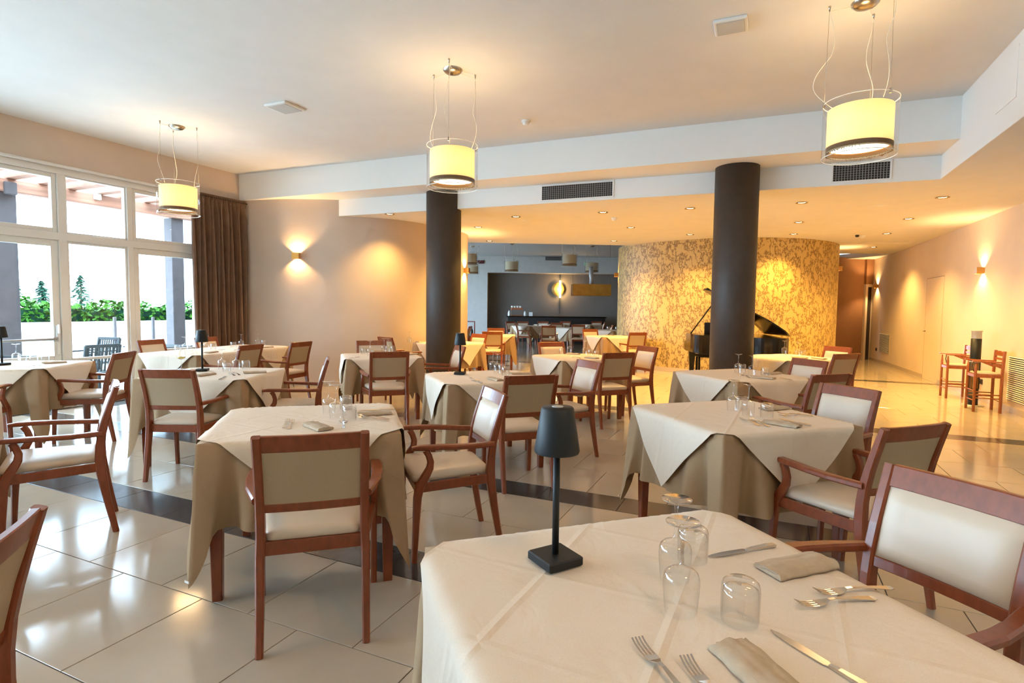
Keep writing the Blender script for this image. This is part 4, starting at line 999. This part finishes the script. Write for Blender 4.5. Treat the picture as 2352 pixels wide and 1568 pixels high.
p, n = hit(683, 588, CW); sconce(p, n, 'brass box wall lamp on the curved wall beside the curtain')
p, n = hit(1067, 621, CW); sconce(p, n, 'brass box wall lamp on the wall edge right of the left column')
p, n = hit(2259, 621, RW); sconce(p, n, 'brass box wall lamp on the right wall above the high chairs')
p, n = hit(2016, 657, RW); sconce(p, n, 'brass box wall lamp far along the right wall')
ca_ = math.atan2(-0.10, 1); pc_ = CC + Vector((math.cos(R_(4)), math.sin(R_(4)), 0))*CR; pc_.z = atdepth(1920, 632, 16.0).z
sconce(pc_, Vector((math.cos(R_(4)), math.sin(R_(4)), 0)), 'dark wall lamp on the right flank of the round gold wall', P_SCONCE*0.5, 'brass_dark')
pc_ = CC + Vector((math.cos(R_(196)), math.sin(R_(196)), 0))*CR; pc_.z = atdepth(1412, 632, 15.0).z
sconce(pc_, Vector((math.cos(R_(196)), math.sin(R_(196)), 0)), 'dark wall lamp on the left flank of the round gold wall', P_SCONCE*0.3, 'brass_dark')

# ================================================================== GRAND PIANO
p0 = DL(11.05, 3.44); pv = DL(-1.7, -0.26); pa = Vector((*p0, 0)); pang = math.atan2(pv[1], pv[0])   # tail towards us, keyboard at the far end
pn = empty('grand_piano', 'black grand piano with raised lid behind the right column', 'piano', (pa.x, pa.y, 0), pang)
PL = 1.72
outline = [(0.0, 0.0), (0.30, 0.0)] + spline([(0.55, 0.0), (0.85, 0.06), (1.10, 0.25), (1.32, 0.55), (1.52, 0.78), (1.68, 0.95), (PL, 1.12), (1.69, 1.30), (1.55, 1.42)], 4) + [(0.0, 1.45)]
MB().prism(outline, 0.62, 0.955).obj('body', 'black_gloss', pn)
for yy in (0.0, 1.35): MB().cbox((-0.24, yy, 0.60), (0.0, yy+0.10, 0.80), 0.02).obj('key_cheek', 'black_gloss', pn)
MB().cbox((-0.22, 0.10, 0.60), (0.0, 1.35, 0.66), 0.01).obj('key_bed', 'black_gloss', pn)
MB().cbox((-0.17, 0.11, 0.66), (-0.02, 1.34, 0.675), 0.002).obj('keys', 'porcelain', pn)
MB().prism([(-0.02, 0.0), (0.0, 0.0), (0.0, 1.45), (-0.02, 1.45)], 0.80, 0.955).obj('fallboard', 'brass_dark', pn)
for x, yy in ((0.12, 0.10), (0.12, 1.33), (1.40, 0.98)):
    MB().bar([(x, yy, 0.05), (x, yy, 0.35), (x, yy, 0.62)], (1, 0, 0), [0.075, 0.09, 0.13], [0.075, 0.09, 0.13], 0.008).obj('leg', 'black_gloss', pn)
    MB().lathe([(0.03, 0), (0.035, 0.02), (0.02, 0.05)], 12, (x, yy, 0), True, True).obj('caster', 'brass', pn)
lid = MB().prism([(x, yy-1.45) for x, yy in [(0.32, -0.02)]+[(a, b) for a, b in outline[2:]]+[(0.32, 1.45)]], 0, 0.022).obj('lid', 'black_gloss', pn, (0, 1.45, 0.962)); lid.rotation_euler = (R_(-34), 0, 0)
MB().cbox((0.32, -1.47, 0.026), (0.66, 0.0, 0.046), 0.004).obj('front_lid', 'black_gloss', lid)
MB().tube([(0.18, 0.06, 0.955), (0.62, 0.42, 1.60)], 0.012, 8).obj('lid_prop', 'black_gloss', pn)
md = MB().cbox((0.22, 0.30, 0.955), (0.245, 1.15, 1.17), 0.008).obj('music_desk', 'black_gloss', pn)
MB().tube([(0.3, 0.72, 0.62), (0.3, 0.72, 0.12)], 0.02, 8).cbox((0.22, 0.60, 0.08), (0.38, 0.84, 0.14), 0.008).obj('pedal_lyre', 'black_gloss', pn)
bp_ = Vector((*DL(11.62, 4.15), 0))
bn = empty('piano_bench', 'black piano bench under the grand piano', 'bench', (bp_.x, bp_.y, 0), pang+math.pi/2)
MB().cbox((-0.30, -0.18, 0.43), (0.30, 0.18, 0.52), 0.02).obj('seat', 'black_gloss', bn)
for sx in (-1, 1):
    for sy in (-1, 1): MB().bar([(sx*0.26, sy*0.14, 0), (sx*0.26, sy*0.14, 0.43)], (1, 0, 0), 0.045, 0.045).obj('leg', 'black_gloss', bn)
    MB().lathe([(0.02, -0.03), (0.028, 0), (0.02, 0.03)], 12, (sx*0.325, 0, 0.47), True, True).obj('height_knob', 'black_gloss', bn)

# ================================================================== RIGHT WALL THINGS
def high_chair():
    t = empty('high_chair', 'x', 'chair')          # local +y = facing
    w, d0, d1 = 0.165, -0.15, 0.15
    for sx in (-1, 1):
        MB().bar([(sx*w, d0, 0), (sx*w, d0, 0.55), (sx*w, d0-0.015, 0.875)], (1, 0, 0), 0.034, 0.034, 0.006).obj('leg', 'wood_light', t)
        MB().tube([(sx*w, d1, 0), (sx*w, d1, 0.56), (sx*w, d1, 0.60), (sx*w, d1, 0.70)], [0.018, 0.018, 0.018, 0.009], 10).obj('leg', 'wood_light', t)
        MB().bar([(sx*w, d0, 0.715), (sx*w, 0.05, 0.718), (sx*w, d1+0.04, 0.725)], (1, 0, 0), [0.024, 0.036, 0.044], 0.02, 0.006).obj('arm', 'wood_light', t)
        MB().bar([(sx*w, d0, 0.66), (sx*w, d0+0.14, 0.695)], (0, 0, 1), [0.07, 0.02], 0.018, 0.004).obj('arm_bracket', 'wood_light', t)
        for z in (0.20, 0.25): MB().tube([(sx*w, d0, z), (sx*w, d1, z)], 0.008, 8).obj('stretcher', 'wood_light', t)
    for z in (0.16, 0.30): MB().tube([(-w, d1, z), (w, d1, z)], 0.008, 8).obj('stretcher', 'wood_light', t)
    MB().tube([(-w, d0, 0.16), (w, d0, 0.16)], 0.008, 8).obj('stretcher', 'wood_light', t)
    for z, h in ((0.83, 0.055), (0.76, 0.028)):
        n = 10; rs = []
        for i in range(n+1):
            u = i/n; x = -w+2*w*u; cr = 0.018*math.sin(math.pi*u)**2 if h > 0.05 else 0
            rs.append([(x, d0-0.022, z-h/2), (x, d0-0.004, z-h/2), (x, d0-0.006, z+h/2+cr), (x, d0-0.022, z+h/2+cr)])
        MB().rings(rs, False).obj('back_slat', 'wood_light', t)
    fr = MB()
    for a, b in (((-w, d0), (w, d0)), ((-w, d1), (w, d1)), ((-w, d0), (-w, d1)), ((w, d0), (w, d1))): fr.bar([(*a, 0.515), (*b, 0.515)], (0, 0, 1), 0.045, 0.02, 0.003)
    fr.obj('seat_frame', 'wood_light', t)
    MB().rings([[(x, yy, z) for x, yy in trap(0.155, 0.155, d0+0.01, d1-0.01, ins, 0.03)] for z, ins in ((0.538, 0.004), (0.548, 0), (0.56, 0.008), (0.568, 0.04), (0.57, 0.09))], True).obj('seat', 'leather_cream', t)
    MB().tube([(0, d1-0.02, 0.72), (0.01, d1-0.01, 0.64), (0.0, d1-0.03, 0.545)], 0.007, 6).obj('crotch_strap', 'door_dark', t)
    return t
hc = high_chair(); 
hc.location = (2.905, 10.11, 0); hc.rotation_euler = (0, 0, R_(90)); tag(hc, 'wooden child high chair standing right of the black heater column', 'chair', 'wooden high chairs')
h2 = copy_tree(hc); h2.location = (2.91, 11.46, 0); tag(h2, 'wooden child high chair standing left of the black heater column', 'chair')
ht = empty('patio_heater', 'black cylindrical tower heater with silver top by the right wall', 'heater', (2.93, 10.62, 0))
MB().lathe([(0.14, 0), (0.14, 0.010), (0.0, 0.012)], 36).obj('base_plate', 'heater_steel', ht)
MB().lathe([(0.062, 0.012), (0.062, 0.26), (0.0, 0.262)], 28).obj('lower_tube', 'black_metal', ht)
MB().lathe([(0.050, 0.26), (0.050, 0.67)], 28).obj('heating_core', 'brass_dark', ht)
bars = MB()
for i in range(20):
    a = 2*math.pi*i/20; bars.tube([(0.064*math.cos(a), 0.064*math.sin(a), 0.26), (0.064*math.cos(a), 0.064*math.sin(a), 0.67)], 0.0035, 5)
bars.obj('guard_bars', 'black_metal', ht)
MB().lathe([(0.066, 0.662), (0.067, 0.670), (0.066, 0.680)], 28).obj('collar', 'heater_steel', ht)
MB().lathe([(0.066, 0.68), (0.066, 1.02), (0.0, 1.022)], 28).obj('upper_tube', 'black_metal', ht)
MB().lathe([(0.064, 1.022), (0.064, 1.125), (0.074, 1.135), (0.074, 1.143), (0.0, 1.145)], 28).obj('top_cap', 'heater_steel', ht)
def wall_at(px, py, poly=RW): return hit(px, py, poly)
def wall_vent(px0, py0, px1, py1, lb, nsl):
    a, n = wall_at(px0, py0); b, _ = wall_at(px1, py1); c = (a+b)/2
    L = math.hypot(b.x-a.x, b.y-a.y); hgt = abs(a.z-b.z); ang = math.atan2(n.y, n.x)-math.pi/2
    t = empty('wall_grille', lb, 'vent', (c.x, c.y, c.z), ang)
    fr = MB(); fr.box((-L/2-0.03, 0.001, -hgt/2-0.03), (L/2+0.03, 0.006, hgt/2+0.03)); fr.obj('frame', 'wall_paint_right', t)
    MB().box((-L/2, 0.0062, -hgt/2), (L/2, 0.008, hgt/2)).obj('cavity', 'vent_dark', t)
    sl = MB().add([(-L/2, 0.008, 0), (L/2, 0.008, 0), (L/2, 0.022, -0.012), (-L/2, 0.022, -0.012), (-L/2, 0.008, -0.003), (L/2, 0.008, -0.003), (L/2, 0.020, -0.015), (-L/2, 0.020, -0.015)], [(0,1,2,3),(7,6,5,4),(3,2,6,7),(0,4,5,1),(0,3,7,4),(1,5,6,2)]).mesh('slat', 'white_plastic')
    for i in range(nsl): link('slat', sl, t, (0, 0, -hgt/2+hgt*(i+0.9)/nsl))
a_, n_ = wall_at(2325, 818); 
wall_vent(2322, 817, 2420, 955, 'large white louvred wall grille at the right edge', 22)
wall_vent(2022, 765, 2041, 812, 'white louvred wall grille beside the corridor', 18)
# flush door in the right wall
da, n_ = wall_at(2126, 760); db, _ = wall_at(2163, 760); c = (da+db)/2; L = math.hypot(db.x-da.x, db.y-da.y); ang = math.atan2(n_.y, n_.x)-math.pi/2
dr = bpy.data.objects.new('door_3', None); COL.objects.link(dr); dr.location = (c.x, c.y, 0); dr.rotation_euler = (0, 0, ang); struct(dr)
MB().box((-L/2, 0.004, 0.003), (L/2, 0.016, 2.12)).obj('leaf', 'wall_paint_right', dr)
MB().box((L/2, 0.002, 0.0), (L/2+0.006, 0.0165, 2.126)).box((-L/2, 0.002, 2.12), (L/2, 0.0165, 2.126)).obj('shadow_gap', 'dark_trim', dr)
MB().cbox((L/2-0.08, 0.016, 1.00), (L/2-0.05, 0.030, 1.03), 0.003).tube([(L/2-0.065, 0.03, 1.015), (L/2-0.065, 0.06, 1.015), (L/2-0.12, 0.06, 1.01)], 0.006, 8).obj('door_handle', 'nickel', dr)
# sockets
for px, py, lb in ((2254, 876, 'dark wall socket behind the high chairs'), (2013, 802, 'dark wall socket left of the corridor grille')):
    p, n = wall_at(px, py); t = empty('wall_socket', lb, 'socket', p, math.atan2(n.y, n.x)-math.pi/2)
    MB().cbox((-0.06, 0.001, -0.042), (0.06, 0.012, 0.042), 0.003).obj('plate', 'door_dark', t); MB().cbox((-0.022, 0.012, -0.022), (0.022, 0.022, 0.022), 0.003).obj('insert', 'black_matt', t)
# corridor door frame
dv = Vector((bB[0]-bA[0], bB[1]-bA[1], 0)).normalized()
df = bpy.data.objects.new('door_4', None); COL.objects.link(df); df.location = (bB[0]+0.02, bB[1]-0.02, 0); df.rotation_euler = (0, 0, math.atan2(dv.y, dv.x)); struct(df)
MB().box((0, -0.05, 0), (0.07, 0.06, 2.22)).box((0.24, -0.05, 0), (0.30, 0.06, 2.22)).box((0.07, -0.05, 2.14), (0.24, 0.06, 2.22)).obj('door_frame', 'wall_paint_right', df)
MB().box((0.07, 0.02, 0), (0.24, 0.05, 2.14)).obj('leaf', 'door_dark', df)

lt = MB().box((0, -0.05, 2.22), (0.55, 0.06, ZL)).obj('wall_corridor_lintel', 'wall_brown', None, df.location, df.rotation_euler[2]); struct(lt)
# ================================================================== FAR ROOM
c0 = DL(fwD-0.6, -0.2); fa = YAW
bf = empty('buffet_counter', 'long black buffet counter along the dark far wall', 'counter', (*c0, 0), fa)
MB().cbox((0, -0.45, 0), (4.1, 0.45, 1.04), 0.01).obj('cabinet', 'black_matt', bf); MB().cbox((-0.04, -0.5, 1.04), (4.14, 0.5, 1.08), 0.006).obj('counter_top', 'black_gloss', bf)
def fpos(px, py, D=fwD-0.6): return atdepth(px, py, D)
# coffee stand
p = fpos(1187, 724); cs = empty('coffee_stand', 'tiered wire and wood stand with cups on the buffet', 'stand', (p.x, p.y, 1.084), fa)
MB().tube([(-0.22, 0, 0), (-0.26, 0, 0.25), (0, 0, 0.34), (0.26, 0, 0.25), (0.22, 0, 0)], 0.010, 8).obj('frame', 'wire_grey', cs)
MB().prism([(-0.24+0.02, -0.14), (0.22, -0.14), (0.26, 0), (0.22, 0.14), (-0.22, 0.14), (-0.26, 0)], 0.0, 0.03).prism([(-0.22, -0.13), (0.22, -0.13), (0.26, 0), (0.22, 0.13), (-0.22, 0.13), (-0.26, 0)], 0.25, 0.33).obj('shelf', 'wood_light', cs)
cup = MB().lathe([(0.025, 0), (0.042, 0.03), (0.048, 0.085), (0.044, 0.085), (0.036, 0.02), (0, 0.015)], 16).mesh('cup', 'porcelain')
for i, x in enumerate((-0.2, -0.09, 0.03, 0.14)):
    q = cs.matrix_basis @ Vector((x, 0, 0.331)); tag(link('cup', cup, None, q), 'white cup on the coffee stand, %s' % ORD[4][i], 'cup', 'cups on the coffee stand')
for px, s, lb in ((1169.5, 1.0, 'white coffee flask left of the coffee stand'), (1205.5, 0.9, 'white coffee pot right of the coffee stand')):
    q = fpos(px, 724); tag(MB().lathe([(0.055*s, 0), (0.06*s, 0.02), (0.055*s, 0.15*s), (0.03*s, 0.19*s), (0.03*s, 0.22*s), (0, 0.225*s)], 18).obj('coffee_pot', 'porcelain', None, (q.x, q.y, 1.081)), lb, 'pot')
q = fpos(1219, 720); tag(MB().cbox((-0.08, -0.01, 0), (0.08, 0.01, 0.16), 0.003).obj('menu_card', 'porcelain', None, (q.x, q.y, 1.081), fa), 'small white card standing on the buffet', 'card')
# round gold wall lamp with a lit tube
p = atdepth(1281.5, 664, fwD+0.76); gl = empty('round_wall_lamp', 'round gold wall disc with a glowing vertical tube', 'lamp', p, fa)
d_ = MB().lathe([(0.29, 0), (0.285, 0.03), (0.0, 0.035)], 40).obj('disc', 'gold_leaf', gl, (0, -0.02, 0)); d_.rotation_euler = (math.pi/2, 0, 0)
MB().tube([(0.09, -0.10, -0.38), (0.09, -0.10, 0.38)], 0.035, 12).obj('tube', 'tube_glow', gl)
MB().tube([(0.09, -0.02, -1.1), (0.09, -0.02, 0.68)], 0.008, 6).obj('cable', 'dark_trim', gl)
lamp('POINT', 'tube_light', (0.09, -0.22, 0), 40, WARM, gl, 0.05)
# brass hood
p = atdepth(1357, 666, 19.5); hd = empty('hanging_hood', 'long brass extractor hood hanging before the dark far wall', 'hood', p, fa)
mbh = MB(); w, dd, h = 0.66, 0.30, 0.195
mbh.box((-w, -dd, -h), (w, -dd+0.01, h)).box((-w, dd-0.01, -h), (w, dd, h)).box((-w, -dd+0.01, -h), (-w+0.01, dd-0.01, h)).box((w-0.01, -dd+0.01, -h), (w, dd-0.01, h)).box((-w+0.01, -dd+0.01, h-0.01), (w-0.01, dd-0.01, h))
mbh.obj('casing', 'brass_dark', hd)
MB().tube([(0.02, 0, h), (0.02, 0, h+0.22), (0.0, 0, h+0.30), (0.0, 0, h+0.62)], 0.075, 16).obj('duct', 'heater_steel', hd)
for sx in (-1, 1):
    MB().tube([(sx*(w-0.02), -0.1, h), (sx*(w-0.02), -0.1, ZC-0.03-p.z)], 0.004, 5).obj('hanging_wire', 'wire_grey', hd)
# wall vent and signs
p = atdepth(1272, 592.5, fwD-0.19); t = empty('air_grille', 'black air grille high on the far grey wall', 'vent', p, fa)
MB().cbox((-0.36, -0.03, -0.10), (0.36, 0, 0.10), 0.005).obj('frame', 'vent_dark', t)
for i in range(4): MB().box((-0.34, -0.036, -0.075+0.045*i), (0.34, -0.03, -0.06+0.045*i)).obj('slat', 'vent_bar', t)
p = atdepth(1102.5, 601.5, fwD-0.19); t = empty('exit_sign', 'dark red sign high on the far wall left', 'sign', p, fa); MB().cbox((-0.17, -0.05, -0.07), (0.17, 0, 0.07), 0.008).obj('panel', 'sign_red', t)
p = atdepth(1348, 606.5, fwD-0.19); t = empty('exit_sign', 'small green and white exit sign on the far wall', 'sign', p, fa)
MB().cbox((-0.13, -0.03, -0.06), (0.13, 0, 0.06), 0.006).obj('panel', 'white_plastic', t)
MB().cbox((-0.11, -0.034, -0.045), (0.0, -0.03, 0.045), 0.001).obj('pictogram', 'sign_green', t)
# trolley with bottles behind the left column
p = P(1080, 771, 0.45); p = atdepth(1080, 752, 17.0); tr_ = empty('bottle_trolley', 'dark wooden stand with bottles right behind the left column', 'stand', (p.x, p.y, 0), fa)
MB().cbox((-0.30, -0.2, 0), (0.12, 0.2, 0.55), 0.01).obj('cabinet', 'wood', tr_); MB().bar([(-0.3, 0.18, 0.55), (-0.3, 0.18, 0.98), (0.12, 0.18, 0.98), (0.12, 0.18, 0.55)], (0, 1, 0), 0.03, 0.04).obj('back_frame', 'wood', tr_)
for i in range(4):
    q = tr_.matrix_basis @ Vector((-0.22+0.09*i, 0, 0.551)); tag(MB().lathe([(0.035, 0), (0.037, 0.01), (0.036, 0.17), (0.014, 0.22), (0.014, 0.29), (0, 0.29)], 14).obj('bottle', ('black_gloss', 'brass_dark', 'porcelain', 'black_gloss')[i], None, q), 'bottle on the dark stand behind the left column, %s' % ORD[4][i], 'bottle', 'bottles on the stand')

# flush hatch on the side beam
q0, q1 = onx(2312, 240, 1.797), onx(2335, 222, 1.797)
tag(MB().box((1.791, q1.y, q1.z), (1.797, q0.y+0.25, q1.z+0.42)).obj('access_panel', 'beam_paint'), 'flush white access panel on the side beam at upper right', 'panel')
